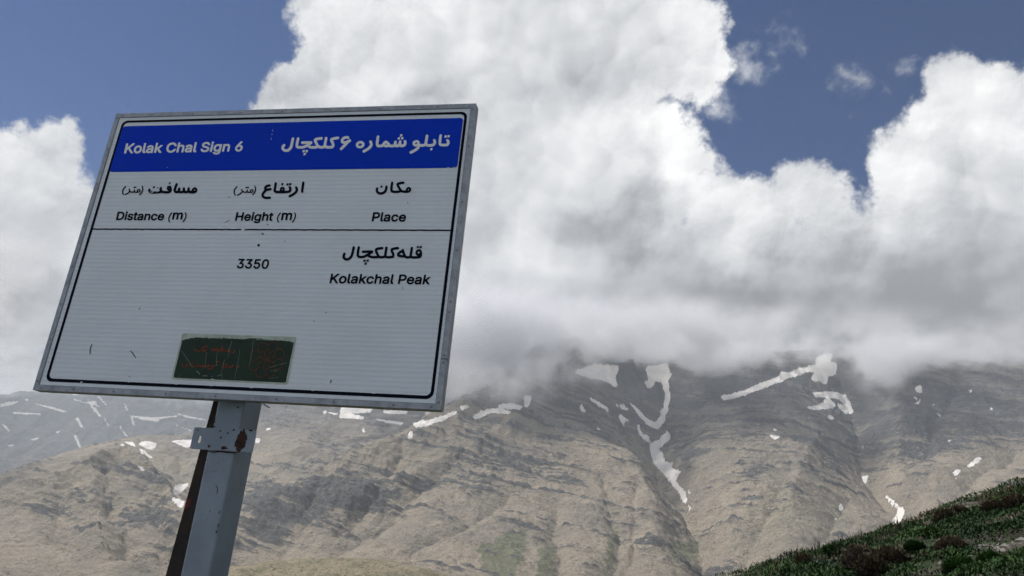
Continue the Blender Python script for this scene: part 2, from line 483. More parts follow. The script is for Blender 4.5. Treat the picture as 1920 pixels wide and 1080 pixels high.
ROCKS = [(1186,705,34,26,1.2),  # (px, py, rx, ry, weight) dark crags
    (560,930,80,45,.55),(650,900,70,40,.5),(700,930,70,35,.5),(500,960,60,50,.55),(610,960,90,40,.4),(760,920,60,22,.45),(880,900,90,22,.45),(840,870,60,20,.3),
    (960,870,80,22,.4),(1060,870,90,18,.35),(700,800,30,18,.3),(480,1000,40,30,.4),(800,830,50,15,.3),(880,790,70,14,.25),
    (280,930,30,50,.35),(240,900,40,20,.3),(85,960,45,22,.45),(240,985,30,16,.5),(165,995,30,12,.45),(310,960,20,40,.4),(260,830,60,10,.1),
    (1400,890,60,16,.35),(1500,840,110,22,.3),(1560,880,60,18,.35),(1700,840,80,45,.4),(1730,790,60,30,.35),(1640,900,50,14,.3),(1410,895,22,18,.6),(1300,880,25,20,.4),
    (1180,780,80,30,.35),(1100,790,100,25,.3),(1200,700,40,30,.5),(1860,790,60,30,.3),(1800,760,80,30,.3),(1480,720,120,40,.35),(1350,740,100,40,.35),(1600,740,60,30,.3),(1420,940,50,10,.4),
    (620,860,60,8,.2),(600,840,70,8,.3),(500,1010,30,30,.3),(960,920,120,18,.25),(1620,800,40,40,.25),
    (650,800,90,22,-.6),(540,855,60,18,-.4),(760,785,60,12,-.4),(480,820,50,20,-.5),(300,850,50,25,-.4),(700,1040,90,22,-.5),(870,1030,80,25,-.5),(1820,900,80,40,-.6),(1650,1010,80,40,-.4),(1420,1030,60,40,-.4),(20,1040,90,40,-.4),(150,850,80,20,-.3),(1100,1000,80,50,-.3),(780,1000,60,25,-.3)]

CTRL = [ # spur left of centre, then the dome face in front of it
    (1080,650,3750),(960,722,3420),(880,758,3250),(800,800,3050),(700,848,2850),(620,885,2700),(560,922,2550),(500,965,2400),(440,1012,2250),(390,1062,2100),(330,1125,1950),
    (1100,740,3500),(1000,780,3280),(900,830,3020),(1100,830,3060),(1000,860,2900),(900,900,2700),(800,900,2720),(1100,900,2780),(1000,950,2520),(900,980,2300),(800,990,2250),(700,960,2420),(620,990,2280),(560,1040,2080),
    (1180,860,2950),(1200,930,2600),(1180,1000,2200),(1100,1010,2180),(1000,1040,2000),(900,1060,1900),(800,1060,1900),(700,1060,1950),(1150,1080,1800),(1000,1140,1550),(800,1150,1550),(600,1160,1600),(400,1200,1600),
    # big gully
    (1235,690,3950),(1240,760,3700),(1235,800,3560),(1222,835,3420),(1240,875,3220),(1265,910,3050),(1295,955,2750),(1312,995,2450),(1322,1025,2150),(1290,1075,1820),(1270,1150,1500),
    # right of the gully
    (1340,740,3720),(1330,850,3120),(1400,800,3250),(1420,900,2700),(1390,960,2420),(1400,1010,2120),(1390,1060,1850),(1480,740,3500),(1500,850,3000),(1560,674,3850),(1540,800,3300),(1500,950,2450),(1500,1040,1950),(1450,1150,1450),(1545,900,2800),
    (1575,700,3800),(1602,780,3560),(1615,860,3220),(1640,905,2980),(1690,955,2650),(1682,1005,2250),(1640,1090,1700),
    (1700,700,3720),(1720,780,3250),(1740,870,2820),(1770,950,2350),(1800,1050,1750),(1900,700,3750),(1900,790,3250),(1850,860,2950),(1900,900,2650),(1900,1000,2050),(2150,700,3700),(2150,850,2800),(2150,1000,1900),(1900,1150,1400),
    # high ground inside the cloud
    (700,700,5900),(900,715,4500),(1100,665,4150),(1300,660,4200),(1500,668,4150),(1700,662,4200),(1900,675,4200),(2150,675,4200),(900,740,5300),(1100,690,5200),(1300,680,5300),(1500,670,5300),(1900,700,5300),(2150,700,5300),
    # hollow behind the spur and the brown bowl beyond
    (780,850,3500),(700,905,3350),(600,945,3150),(520,1000,2950),(440,1060,2800),
    (600,862,3700),(540,888,3600),(500,880,3800),(700,815,4150),(600,805,4350),(800,790,4200),(500,800,4500),(840,765,4500),(700,770,4900),(560,765,5000),(430,780,5000),(900,735,4700),
    (460,880,3800),(390,850,4200),(370,890,3700),(400,930,3400),(380,820,4550),
    # left spur
    (230,863,2950),(187,880,2830),(117,907,2670),(50,930,2520),(0,948,2400),(-120,985,2250),(267,890,2820),(300,925,2650),(335,970,2450),(360,1030,2180),
    (100,1000,2150),(200,955,2420),(250,1000,2180),(300,1060,1880),(150,1080,1720),(0,1060,1750),(-120,1080,1650),(150,1180,1400),(-100,1200,1300),(350,1100,1800),
    (230,905,3320),(120,935,3100),(0,985,2900),(310,900,3250),(350,940,3050),
    (277,817,4350),(233,827,4250),(180,838,4150),(133,853,4000),(83,867,3900),(33,885,3780),(-30,910,3650),(-150,940,3500),(315,818,4450),(360,825,4550),(420,812,4650),
    (290,850,3850),(200,862,3600),(100,890,3350),(20,915,3200),(200,880,4900),(0,950,4600),(320,860,5200),(-150,990,4500)]

GULLIES = [  # (depth, half width, [(px, py, Y) ...]) water-worn lines and, with a negative depth, ribs
    (75, 95, [(1235,690,3950),(1250,760,3700),(1238,800,3560),(1222,835,3420),(1240,875,3220),(1268,910,3050),(1296,955,2750),(1313,995,2450),(1323,1025,2150),(1290,1075,1820)]),
    (38, 60, [(1130,740,3600),(1170,770,3560),(1222,800,3520)]),
    (55, 80, [(1575,690,3800),(1602,780,3560),(1612,860,3220),(1640,905,2980),(1690,955,2650),(1680,1000,2250),(1640,1080,1700)]),
    (35, 60, [(1800,700,3700),(1765,780,3300),(1720,830,3000),(1650,900,2800)]),
    (26, 45, [(1130,900,2800),(1165,980,2250),(1150,1080,1750)]), (22, 40, [(1190,930,2700),(1190,1010,2150),(1120,1080,1750)]),
    (24, 45, [(1040,930,2600),(1050,1010,2100),(1040,1080,1750)]), (24, 50, [(1480,900,2800),(1430,980,2350),(1330,1060,1850)]),
    (22, 45, [(1590,930,2750),(1540,1000,2200),(1450,1060,1800)]), (26, 50, [(1900,830,3000),(1800,910,2600),(1720,990,2050)]),
    (30, 50, [(870,880,2900),(790,930,2650),(720,990,2350),(640,1030,2150),(600,1070,1950)]), (24, 45, [(960,930,2650),(880,980,2300),(780,1020,2100),(740,1070,1850)]),
    (26, 45, [(760,850,3000),(740,900,2750),(700,950,2500),(640,1000,2300)]), (22, 40, [(600,940,2600),(560,1000,2280),(520,1050,2050)]),
    (-30, 70, [(1080,650,3750),(960,722,3420),(880,758,3250),(800,800,3050),(700,848,2850),(620,885,2700),(560,922,2550),(500,965,2400),(440,1012,2250),(390,1062,2100)]),
    (-24, 60, [(1080,740,3500),(1150,800,3150),(1200,870,2900),(1225,940,2600),(1230,1010,2200)]),
    (-26, 60, [(1000,780,3280),(900,850,2950),(800,890,2780),(720,930,2600),(650,960,2450)]),
    (-26, 60, [(1320,760,3600),(1330,850,3120),(1350,920,2700),(1370,990,2250)]), (-22, 50, [(1540,830,3250),(1500,900,2800),(1480,960,2450)]),
    (-26, 55, [(1700,760,3350),(1680,830,3100),(1720,900,2750),(1760,960,2350)]),
    (-75, 50, [(1184, 712, 3780), (1188, 695, 3830)]),
    (-34, 55, [(0,948,2400),(50,930,2520),(117,907,2670),(187,880,2830),(230,863,2950),(267,890,2820),(300,925,2650),(335,970,2450),(360,1030,2180)]),
    (30, 40, [(195,900,2750),(205,960,2450),(240,1010,2150),(230,1070,1850)]), (24, 40, [(120,930,2600),(110,980,2300),(150,1040,1950)]), (-22, 40, [(160,900,2750),(165,960,2400),(190,1010,2150),(180,1060,1850)]),
    (26, 45, [(270,910,2750),(280,960,2450),(310,1010,2200),(330,1070,1900)]), (34, 50, [(340,850,4000),(350,900,3500),(345,960,3200)]),
    (24, 50, [(640,815,4250),(580,850,3900),(520,890,3650)])]

def line_dist(X, Y, pts):
    d = np.full(X.shape, 1e9)
    q = [P(*p_)[:2] for p_ in pts]
    for a_, b_ in zip(q[:-1], q[1:]):
        v = b_ - a_
        t = np.clip(((X - a_[0]) * v[0] + (Y - a_[1]) * v[1]) / (v @ v), 0, 1)
        d = np.minimum(d, np.hypot(X - a_[0] - t * v[0], Y - a_[1] - t * v[1]))
    return d

def build_main_mountain():
    nx, ny = 1100, 690
    us = np.linspace(-0.80, 0.90, nx)
    k = np.linspace(0, 1, ny)
    ys = 1050 + 4750 * (0.78 * k + 0.22 * k ** 2.2)
    U, Y = np.meshgrid(us, ys)
    X = U * Y
    ctrl = [tuple(P(*c)) for c in CTRL]
    Z = tps(ctrl, X, Y, lam=2e-4)
    wx = X + 60 * fbm(X / 400, Y / 400, 3, seed=50)
    wy = Y + 60 * fbm(X / 400, Y / 400, 3, seed=60)
    wob = 22 * fbm(X / 120, Y / 120, 3, seed=55)
    for dep, hw, pts in GULLIES:
        dd = line_dist(X + wob, Y + wob, pts)
        dep = dep * 1.35
        Z = Z - dep * np.exp(-dd / hw) if dep > 0 else Z - dep * np.exp(-(dd / hw) ** 1.3)
    big = fbm(wx / 420, wy / 420, 3, seed=1)
    rid = fbm(wx / 170, wy / 300, 5, 0.52, seed=9, ridged=True)
    gul = fbm(wx / 46 + 0.5 * perlin(wx / 150, wy / 150, 4), wy / 330, 3, 0.55, seed=21, ridged=True)
    px, py = project(np.stack([X, Y, Z], -1))
    rockb = np.zeros_like(X)
    for (cx, cy, rx, ry, w) in ROCKS:
        rockb += w * np.exp(-(((px - cx) / rx) ** 2 + ((py - cy) / ry) ** 2))
    # tilted beds: thin hard layers stand proud as crags
    bed = (Z * 1.0 + 0.18 * X + 0.10 * Y + 40 * fbm(X / 500, Y / 500, 3, seed=33)) / 26.0
    lay = perlin(bed, 0.13 * bed + X / 900, 70)
    lay2 = perlin(bed * 2.7, X / 500, 71)
    patch = fbm(wx / 150, wy / 150, 4, seed=80)
    rough = fbm(wx / 34, wy / 34, 4, 0.6, seed=90)
    rock = np.clip(0.15 + 0.75 * rockb + 0.48 * patch + 0.42 * lay + 0.30 * lay2 + 0.42 * rough, 0, 1)
    rock = np.clip(rock + 0.30 * sstep(Z + 120 * patch, 380, 900), 0, 1)
    calm = 0.35 + 0.65 * sstep(py, 1100, 900)
    Z2 = Z + 22 * big + (16 * rid + 6.5 * gul) * calm + 11 * rock * (0.5 + rough + 0.8 * lay2) + 4.0 * rough + 2.5 * lay
    jx, jy = 2.0 * fbm(X / 30, Y / 30, 3, seed=5), 1.5 * fbm(X / 30, Y / 30, 3, seed=6)
    px, py = project(np.stack([X, Y, Z2], -1))
    snow = in_polys(px + jx, py + jy, SNOW)
    green = np.maximum(in_polys(px + 8 * jx, py + 8 * jy, GREEN[:4]) * 0.50, in_polys(px + 12 * jx, py + 12 * jy, GREEN[4:]) * 0.22)
    green = np.maximum(green, 0.30 * sstep(py, 930, 1080) * sstep(px, 900, 1300) * (0.4 + fbm(X / 130, Y / 260, 3, seed=44)))
    # soften the drawn masks by two cells
    for a_ in (snow, green, snow, green):
        a_[1:-1, 1:-1] = np.minimum(1, 1.35 * (a_[1:-1, 1:-1] * 2 + a_[:-2, 1:-1] + a_[2:, 1:-1] + a_[1:-1, :-2] + a_[1:-1, 2:]) / 6)
    rock = rock * (1 - snow)
    co = np.stack([X, Y, Z2], -1).reshape(-1, 3)
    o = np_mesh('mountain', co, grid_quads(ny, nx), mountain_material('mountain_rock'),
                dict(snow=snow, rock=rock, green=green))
    tag(o, 'brown and grey mountain range with snow filled gullies under low cloud', kind='structure')
    return o

def build_far_mountain():
    nx, ny = 760, 230
    us = np.linspace(-0.90, 0.10, nx)
    ys = np.linspace(5900, 9000, ny)
    U, Y = np.meshgrid(us, ys)
    X = U * Y
    pts = []
    for x_, t in [(-250, 748), (-100, 752), (0, 745), (60, 738), (120, 745), (200, 728), (300, 726), (420, 735), (600, 740), (850, 735), (1000, 735)]:
        pts += [(x_, t, 8100), (x_, t + 55, 7500), (x_, t + 130, 6800), (x_, t + 230, 6100), (x_, t + 70, 9000)]
    Z = tps([tuple(P(*c)) for c in pts], X, Y, lam=1e-3)
    rid = fbm(X / 420, Y / 900, 5, 0.55, seed=101, ridged=True)
    Z2 = Z + 45 * rid + 14 * fbm(X / 90, Y / 150, 4, seed=111)
    px, py = project(np.stack([X, Y, Z2], -1))
    snow = in_polys(px + 1.2 * fbm(X / 60, Y / 60, 3, seed=5), py, SNOW_FAR)
    rock = np.clip(0.55 + 0.4 * fbm(X / 300, Y / 300, 4, seed=120), 0, 1) * (1 - snow)
    co = np.stack([X, Y, Z2], -1).reshape(-1, 3)
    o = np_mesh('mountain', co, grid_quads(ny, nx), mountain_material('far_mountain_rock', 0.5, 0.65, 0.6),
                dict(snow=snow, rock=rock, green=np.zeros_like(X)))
    tag(o, 'far dark mountain flank streaked with old snow, left behind the sign', kind='structure')

def build_small_hill():
    nx, ny = 260, 160
    us = np.linspace(-0.5, 0.25, nx)
    ys = np.linspace(480, 1000, ny)
    U, Y = np.meshgrid(us, ys)
    X = U * Y
    c = P(705, 1052, 640)
    top = c[2]
    dx, dy = (X - c[0]), (Y - c[1])
    Z = top - 0.0016 * dx ** 2 * (1 + 0.2 * np.sign(dx)) - 0.0016 * dy ** 2
    Z = np.maximum(Z, -340)
    Z2 = Z + 2.2 * fbm(X / 30, Y / 30, 5, 0.6, seed=201) + 1.2 * fbm(X / 8, Y / 14, 3, seed=205, ridged=True)
    m, b, bs = material('small_hill_ground')
    pos = b.n.new('ShaderNodeNewGeometry').outputs['Position']
    n1, n2 = b.noise(pos, 0.06, 6, 0.65), b.noise(pos, 0.35, 6, 0.7)
    col = b.mix(b.step(n1, 0.4, 0.62), (0.27, 0.225, 0.15), (0.15, 0.14, 0.085))
    col = b.mix(b.step(n2, 0.48, 0.66), col, (0.36, 0.30, 0.20))
    col = b.mix(b.step(b.noise(pos, 0.6, 3, 0.6), 0.54, 0.64), col, (0.05, 0.045, 0.035))
    b.l.new(col, bs.inputs['Base Color']); bs.inputs['Roughness'].default_value = 1
    bump(b, bs, n2, 1.0, 2.0)
    o = np_mesh('hill', np.stack([X, Y, Z2], -1).reshape(-1, 3), grid_quads(ny, nx), m)
    tag(o, 'low rounded olive brown hilltop at the foot of the mountains', kind='structure')

def build_ground():
    m, b, bs = material('valley_ground')
    pos = b.n.new('ShaderNodeNewGeometry').outputs['Position']
    col = b.mix(b.step(b.noise(pos, 0.004, 6, 0.6), 0.4, 0.6), SCREE_A, (0.13, 0.13, 0.08))
    b.l.new(col, bs.inputs['Base Color']); bs.inputs['Roughness'].default_value = 1
    n = 60
    xs = np.linspace(-22000, 22000, n)
    X, Y = np.meshgrid(xs, xs)
    r = np.hypot(X, Y)
    Z = -420 + 60 * fbm(X / 3000, Y / 3000, 3, seed=301)
    o = np_mesh('ground', np.stack([X, Y, Z], -1).reshape(-1, 3), grid_quads(n, n), m)
    tag(o, 'valley floor far below the hillside', kind='structure')

# ------------------------------------------------------------------ near hillside
HA, HB_ = 0.355, 0.015
RIDGE = [(1200, 1120), (1300, 1095), (1360, 1080), (1410, 1066), (1480, 1045), (1540, 1028), (1600, 1010), (1660, 988), (1720, 970), (1770, 950), (1830, 927), (1880, 910), (1920, 899), (2000, 872), (2150, 830)]
_ru, _ry = [], []
for px_, py_ in RIDGE:
    u_, v_ = uv(px_, py_ + 16)
    _ru.append(u_); _ry.append(1.6 / max(0.02, (HA * u_ + HB_ - v_)))
_ru, _ry = np.array(_ru), np.array(_ry)
print('ridge distances', np.round(_ry, 1), np.round(_ru, 2))

def hill_z(x, y, bumps=True):
    x, y = np.asarray(x, float), np.asarray(y, float)
    u = x / np.maximum(y, 0.5)
    yc = np.interp(u, _ru, _ry)
    yc = np.where(y < 0.5, 15, yc)
    z = HA * x + HB_ * y
    z = np.where(x < 0, HA * x * 0.8 + HB_ * y, z)
    over = np.maximum(0, y - yc)
    drop = np.where(over < 12, 0.035 * over ** 2, 0.035 * 144 + 0.84 * (over - 12))
    z = z - drop
    if bumps:
        z = z + 0.12 * fbm(x / 2.2, y / 2.2, 3, seed=401) * sstep(np.hypot(x, y), 2, 8) + 0.03 * fbm(x / .5, y / .5, 2, seed=405)
    return np.maximum(z, -430)

def build_hillside():
    m, b, bs = material('stony_soil')
    pos = b.n.new('ShaderNodeNewGeometry').outputs['Position']
    n1, n2 = b.noise(pos, 1.2, 6, 0.6), b.noise(pos, 9.0, 5, 0.65)
    col = b.mix(b.step(n1, 0.4, 0.62), (0.055, 0.045, 0.032), (0.035, 0.05, 0.02))
    col = b.mix(b.step(n2, 0.58, 0.66), col, (0.17, 0.155, 0.13))
    b.l.new(col, bs.inputs['Base Color']); bs.inputs['Roughness'].default_value = 1
    bump(b, bs, n2, 1.0, 0.04)
    # fine part near the camera, coarser skirt running down to the valley
    k = np.linspace(0, 1, 330)
    ys = -12 + 60 * k
    xs = np.linspace(-14, 46, 330)
    xs = np.concatenate([-14 - np.array([560, 300, 150, 70, 30, 12, 5]), xs, 46 + np.array([5, 15, 40, 100, 250, 600])])
    ys = np.concatenate([-12 - np.array([400, 150, 60, 20, 6]), ys, 48 + np.array([4, 10, 20, 40, 80, 150, 260, 420, 620, 900])])
    X, Y = np.meshgrid(xs, ys)
    Z = hill_z(X, Y)
    o = np_mesh('hillside', np.stack([X, Y, Z], -1).reshape(-1, 3), grid_quads(len(ys), len(xs)), m)
    tag(o, 'near dark hillside covered in low green plants', kind='structure')

def leaf_material(name, cols, rough=0.7):
    m, b, bs = material(name)
    a_ = b.attr('tone')
    ramp = b.n.new('ShaderNodeValToRGB')
    el = ramp.color_ramp.elements
    for i, c in enumerate(cols):
        e_ = el[i] if i < 2 else el.new(0.5)
        e_.position = i / (len(cols) - 1)
        e_.color = (*c, 1)
    b.l.new(a_, ramp.inputs[0])
    b.l.new(ramp.outputs[0], bs.inputs['Base Color'])
    bs.inputs['Roughness'].default_value = rough
    bs.inputs['Specular IOR Level'].default_value = 0.2
    return m

def sample_hill(n, seed, ymin=4.0, ymax=46.0, beyond=2.0):
    """random points over the part of the hill around the picture, denser near"""
    r = np.random.default_rng(seed)
    y = ymin * (ymax / ymin) ** r.random(n)
    u = r.uniform(0.12, 0.95, n)
    yc = np.interp(u, _ru, _ry)
    keep = y < yc + beyond
    return (u * y)[keep], y[keep]

def blades(base, h, w, tilt, yaw, tone, segs=1):
    """one narrow kinked leaf per row: 4 triangles as two quads"""
    n = len(base)
    dx, dy = np.cos(yaw), np.sin(yaw)
    side = np.stack([-dy, dx, np.zeros(n)], -1) * (w / 2)[:, None]
    lean = np.stack([dx, dy, np.zeros(n)], -1)
    mid = base + lean * (h * np.sin(tilt) * .45)[:, None] + np.array([0, 0, 1]) * (h * np.cos(tilt) * .6)[:, None]
    tip = base + lean * (h * np.sin(tilt) * 1.15)[:, None] + np.array([0, 0, 1]) * (h * np.cos(tilt) * .92)[:, None]
    co = np.stack([base - side * .5, base + side * .5, mid + side, mid - side, tip], 1)
    i0 = np.arange(n)[:, None] * 5
    tris = np.concatenate([i0 + [0, 1, 2], i0 + [0, 2, 3], i0 + [3, 2, 4]], 0)
    return co.reshape(-1, 3), tris, np.repeat(tone, 5)

def build_ground_cover():
    xs, ys = sample_hill(40000, 11)
    den = fbm(xs / 2.6, ys / 2.6, 3, seed=420)
    keep = den > -0.22
    xs, ys, den = xs[keep], ys[keep], den[keep]
    K = 10
    n = len(xs)
    X = np.repeat(xs, K); Y = np.repeat(ys, K)
    D = np.repeat(den, K)
    sp = 0.05 + 0.008 * Y
    X = X + rng.normal(0, 1, n * K) * sp; Y = Y + rng.normal(0, 1, n * K) * sp
    mound = 0.20 * np.clip(fbm(X / .8, Y / .8, 2, seed=430) + .35, 0, 1)
    base = np.stack([X, Y, hill_z(X, Y) - 0.01 + mound * (1 - .5 * rng.random(n * K) ** 2)], -1)
    h = (0.028 + 0.050 * rng.random(n * K)) * (0.75 + 0.8 * np.clip(D + .3, 0, 1)) * (1 + Y * 0.012)
    w = (0.008 + 0.009 * rng.random(n * K)) * (1 + Y * 0.04)
    tilt = rng.uniform(0.3, 1.4, n * K); yaw = rng.uniform(0, 2 * np.pi, n * K)
    clump = fbm(X / 1.7, Y / 1.7, 3, seed=440)
    dry = sstep(fbm(X / 3.4 + 5, Y / 3.4, 3, seed=450), 0.22, 0.40)
    tone = np.clip(0.40 + 0.8 * clump + 0.5 * (mound / .2 - .5) * .5 + rng.normal(0, .10, n * K), 0, 0.78)
    tone = np.where(rng.random(n * K) < dry * .65, 0.82 + 0.18 * rng.random(n * K), tone)
    co, tris, tn = blades(base, h, w, tilt, yaw, tone)
    mat = leaf_material('ground_cover_leaves', [(0.010, 0.028, 0.008), (0.10, 0.075, 0.045), (0.035, 0.085, 0.018)])
    # ramp order: dark green, fresh green, dry brown
    r = [n_ for n_ in mat.node_tree.nodes if n_.type == 'VALTORGB'][0].color_ramp
    while len(r.elements) > 2: r.elements.remove(r.elements[-1])
    r.elements[0].position = 0.0; r.elements[0].color = (0.011, 0.028, 0.009, 1)
    r.elements[1].position = 1.0; r.elements[1].color = (0.095, 0.070, 0.045, 1)
    for p_, c_ in [(0.45, (0.026, 0.060, 0.014)), (0.76, (0.052, 0.108, 0.026)), (0.83, (0.060, 0.048, 0.028))]:
        e_ = r.elements.new(p_); e_.color = (*c_, 1)
    o = np_mesh('ground_cover', co, tris, mat, dict(tone=tn), smooth=False)
    tag(o, 'dense low green plants covering the near hillside', kind='stuff')
    # thin dry stalks standing on the crest against the mountain
    u = rng.uniform(0.30, 0.75, 900)
    yc = np.interp(u, _ru, _ry) + rng.uniform(-1.5, .8, 900)
    sel = fbm(u * 30, yc * 0 + 3.3, 3, seed=460) > -0.1
    u, yc = u[sel], yc[sel]
    X, Y = u * yc, yc
    m_ = len(X)
    base = np.stack([X, Y, hill_z(X, Y)], -1)
    co, tris, tn = blades(base, rng.uniform(.10, .34, m_), np.full(m_, .012), rng.uniform(0, .6, m_), rng.uniform(0, 6.28, m_), rng.uniform(.82, 1, m_))
    o = np_mesh('dry_stalks', co, tris, mat, dict(tone=tn), smooth=False)
    tag(o, 'thin dry stalks standing along the crest of the near hillside', kind='stuff')

def build_gravel():
    m, b, bs = material('pale_gravel')
    pos = b.n.new('ShaderNodeNewGeometry').outputs['Position']
    b.l.new(b.mix(b.noise(pos, 3.0, 3, .6), (0.10, 0.095, 0.085), (0.26, 0.24, 0.21)), bs.inputs['Base Color'])
    bs.inputs['Roughness'].default_value = 1
    xs, ys = sample_hill(5200, 31)
    den = fbm(xs / 2.6, ys / 2.6, 3, seed=420)
    keep = (den < -0.12)
    xs, ys = xs[keep], ys[keep]
    n = len(xs)
    tpl = np.array([(1, 0, 0), (-.9, .1, 0), (0, 1, .1), (.1, -1, 0), (.15, .1, .8), (0, 0, -.6)], float)
    fc = np.array([(0, 2, 4), (2, 1, 4), (1, 3, 4), (3, 0, 4), (2, 0, 5), (1, 2, 5), (3, 1, 5), (0, 3, 5)])
    s = (0.02 + 0.05 * rng.random(n) ** 3) * (1 + ys * .02)
    jit = tpl[None] * (1 + .5 * rng.uniform(-1, 1, (n, 6, 3))) * s[:, None, None]
    co = jit + np.stack([xs, ys, hill_z(xs, ys)], -1)[:, None]
    tris = (np.arange(n)[:, None, None] * 6 + fc[None]).reshape(-1, 3)
    o = np_mesh('gravel', co.reshape(-1, 3), tris, m, smooth=False)
    tag(o, 'pale gravel between the plants on the near hillside', kind='stuff')

def hit_hill(px, py):
    d = ray(px, py)
    t = np.linspace(3, 60, 3000)
    pts = CAM + d * t[:, None]
    hz = hill_z(pts[:, 0], pts[:, 1])
    below = np.where(pts[:, 2] < hz)[0]
    return pts[below[0]] if len(below) else None

def make_shrub(name, r_, hgt, mat_core, mat_tw, seed, tone_rng, leaf=(.05, .016), n=1500):
    """domed cushion: an uneven core with many short twigs or leaves all over it"""
    rg = np.random.default_rng(seed)
    nu, nv = 20, 9
    co, fc = [], []
    for j in range(nv):
        ph = j / (nv - 1) * math.pi / 2
        for i in range(nu):
            th = 2 * math.pi * i / nu
            k = 0.80 + 0.16 * math.sin(3 * th + seed) * math.cos(ph) + 0.10 * rg.uniform(-1, 1)
            co.append((r_ * k * math.cos(ph) * math.cos(th), r_ * k * math.cos(ph) * math.sin(th), hgt * (k + .1) * math.sin(ph) - .03))
    for j in range(nv - 1):
        for i in range(nu):
            a_, b_ = j * nu + i, j * nu + (i + 1) % nu
            fc.append((a_, b_, b_ + nu, a_ + nu))
    root = bpy.data.objects.new(name, None)
    C.objects.link(root)
    link_mesh('branches', co, fc, mat_core, root, True)
    th = rg.uniform(0, 2 * np.pi, n); sz = rg.random(n) ** .8
    ph = np.arcsin(sz)
    k = 0.80 + 0.16 * np.sin(3 * th + seed) * np.cos(ph) + 0.13 * rg.uniform(-1, 1, n)
    base = np.stack([r_ * k * np.cos(ph) * np.cos(th), r_ * k * np.cos(ph) * np.sin(th), hgt * k * np.sin(ph)], -1)
    c2, tris, tn = blades(base, rg.uniform(.6, 1.4, n) * leaf[0], rg.uniform(.7, 1.4, n) * leaf[1],
                          np.clip((math.pi / 2 - ph) * .9 + rg.normal(0, .4, n), 0, 1.6), th + rg.normal(0, .7, n), rg.uniform(*tone_rng, n))
    t = np_mesh('foliage', c2, tris, mat_tw, dict(tone=tn), smooth=False)
    t.parent = root
    tag(t, kind='stuff')
    return root

def build_shrubs():
    core, b, bs = material('shrub_core')
    bs.inputs['Base Color'].default_value = (0.018, 0.013, 0.010, 1); bs.inputs['Roughness'].default_value = 1
    gcore, b, bs = material('green_shrub_core')
    bs.inputs['Base Color'].default_value = (0.014, 0.032, 0.010, 1); bs.inputs['Roughness'].default_value = 1
    brown = leaf_material('cushion_twigs', [(0.040, 0.034, 0.022), (0.16, 0.125, 0.080)])
    green = leaf_material('bush_leaves', [(0.022, 0.056, 0.013), (0.060, 0.125, 0.028)])
    items = [  # px, py of the base, width in px, height/width, kind, label
        (1612, 1067, 66, .42, 'b', 'reddish brown cushion shrub, largest of the huddle near the bottom edge'),
        (1632, 1082, 52, .52, 'b', 'dark brown cushion shrub cut by the bottom edge in front of two larger ones'),
        (1672, 1063, 56, .40, 'b', 'flat brown cushion shrub at the right end of the huddle of three'),
        (1507, 1062, 28, .45, 'b', 'small brown cushion shrub alone in green plants near the crest'),
        (1465, 1072, 28, .30, 'b', 'lowest and leftmost small brown cushion shrub on the slope'),
        (1788, 1044, 52, .40, 'b', 'brown cushion shrub standing above a round green bush'),
        (1774, 983, 40, .40, 'b', 'brown cushion shrub just under the middle of the crest line'),
        (1800, 972, 30, .40, 'b', 'small brown cushion shrub right of another below the crest'),
        (1862, 962, 30, .40, 'b', 'brown cushion shrub high on the slope near the right edge'),
        (1905, 957, 42, .40, 'b', 'brown cushion shrub high on the slope, cut by the right edge'),
        (1805, 1078, 64, .45, 'g', 'round bright green bush at the bottom edge of the slope'),
        (1860, 1062, 46, .42, 'g', 'green bush between the gravel patches near the right edge'),
        (1715, 1035, 40, .42, 'g', 'green bush up the slope from the huddle of brown cushions'),
        (1560, 1042, 34, .45, 'g', 'green bush near the crest left of the brown cushions'),
        (1745, 1008, 36, .40, 'g', 'green bush in the middle of the slope below the crest')]
    for i, (px, py, wpx, hr, kind, label) in enumerate(items):
        p = hit_hill(px, min(py, 1079))
        if p is None: continue
        if py > 1079: p = np.array([p[0] * .98, p[1] * .98, 0])
        dist = np.linalg.norm(p[:2])
        r_ = wpx / F * dist * 0.5 * (1.05 if kind == 'b' else .85)
        z = float(hill_z(p[0], p[1])) + 0.02
        if kind == 'b':
            o = make_shrub('cushion_shrub', r_, r_ * 2 * hr * 1.2, core, brown, i + 3, (0, 1), (.045 * (1 + dist * .02), .012 * (1 + dist * .05)), 1500)
            tag(o, label, 'shrub', 'brown cushion shrubs on the near hillside')
        else:
            o = make_shrub('bush', r_, r_ * 2 * hr * .85, gcore, green, i + 3, (0, 1), (.045 * (1 + dist * .02), .012 * (1 + dist * .05)), 2200)
            tag(o, label, 'bush', 'green bushes on the near hillside')
        o.location = (p[0], p[1], z)

# ------------------------------------------------------------------ cloud resting on the peaks, and haze
def volume_material(name):
    m = bpy.data.materials.new(name)
    m.use_nodes = True
    nt = m.node_tree
    nt.nodes.clear()
    b = NB(nt)
    out = nt.nodes.new('ShaderNodeOutputMaterial')
    pv = nt.nodes.new('ShaderNodeVolumePrincipled')
    pv.inputs['Density'].default_value = 0
    nt.links.new(pv.outputs[0], out.inputs['Volume'])
    return m, b, pv

def box(name, lo, hi, mat):
    v = [(x, y, z) for z in (lo[2], hi[2]) for y in (lo[1], hi[1]) for x in (lo[0], hi[0])]
    f = [(0, 2, 3, 1), (4, 5, 7, 6), (0, 1, 5, 4), (2, 6, 7, 3), (0, 4, 6, 2), (1, 3, 7, 5)]
    return link_mesh(name, v, f, mat)

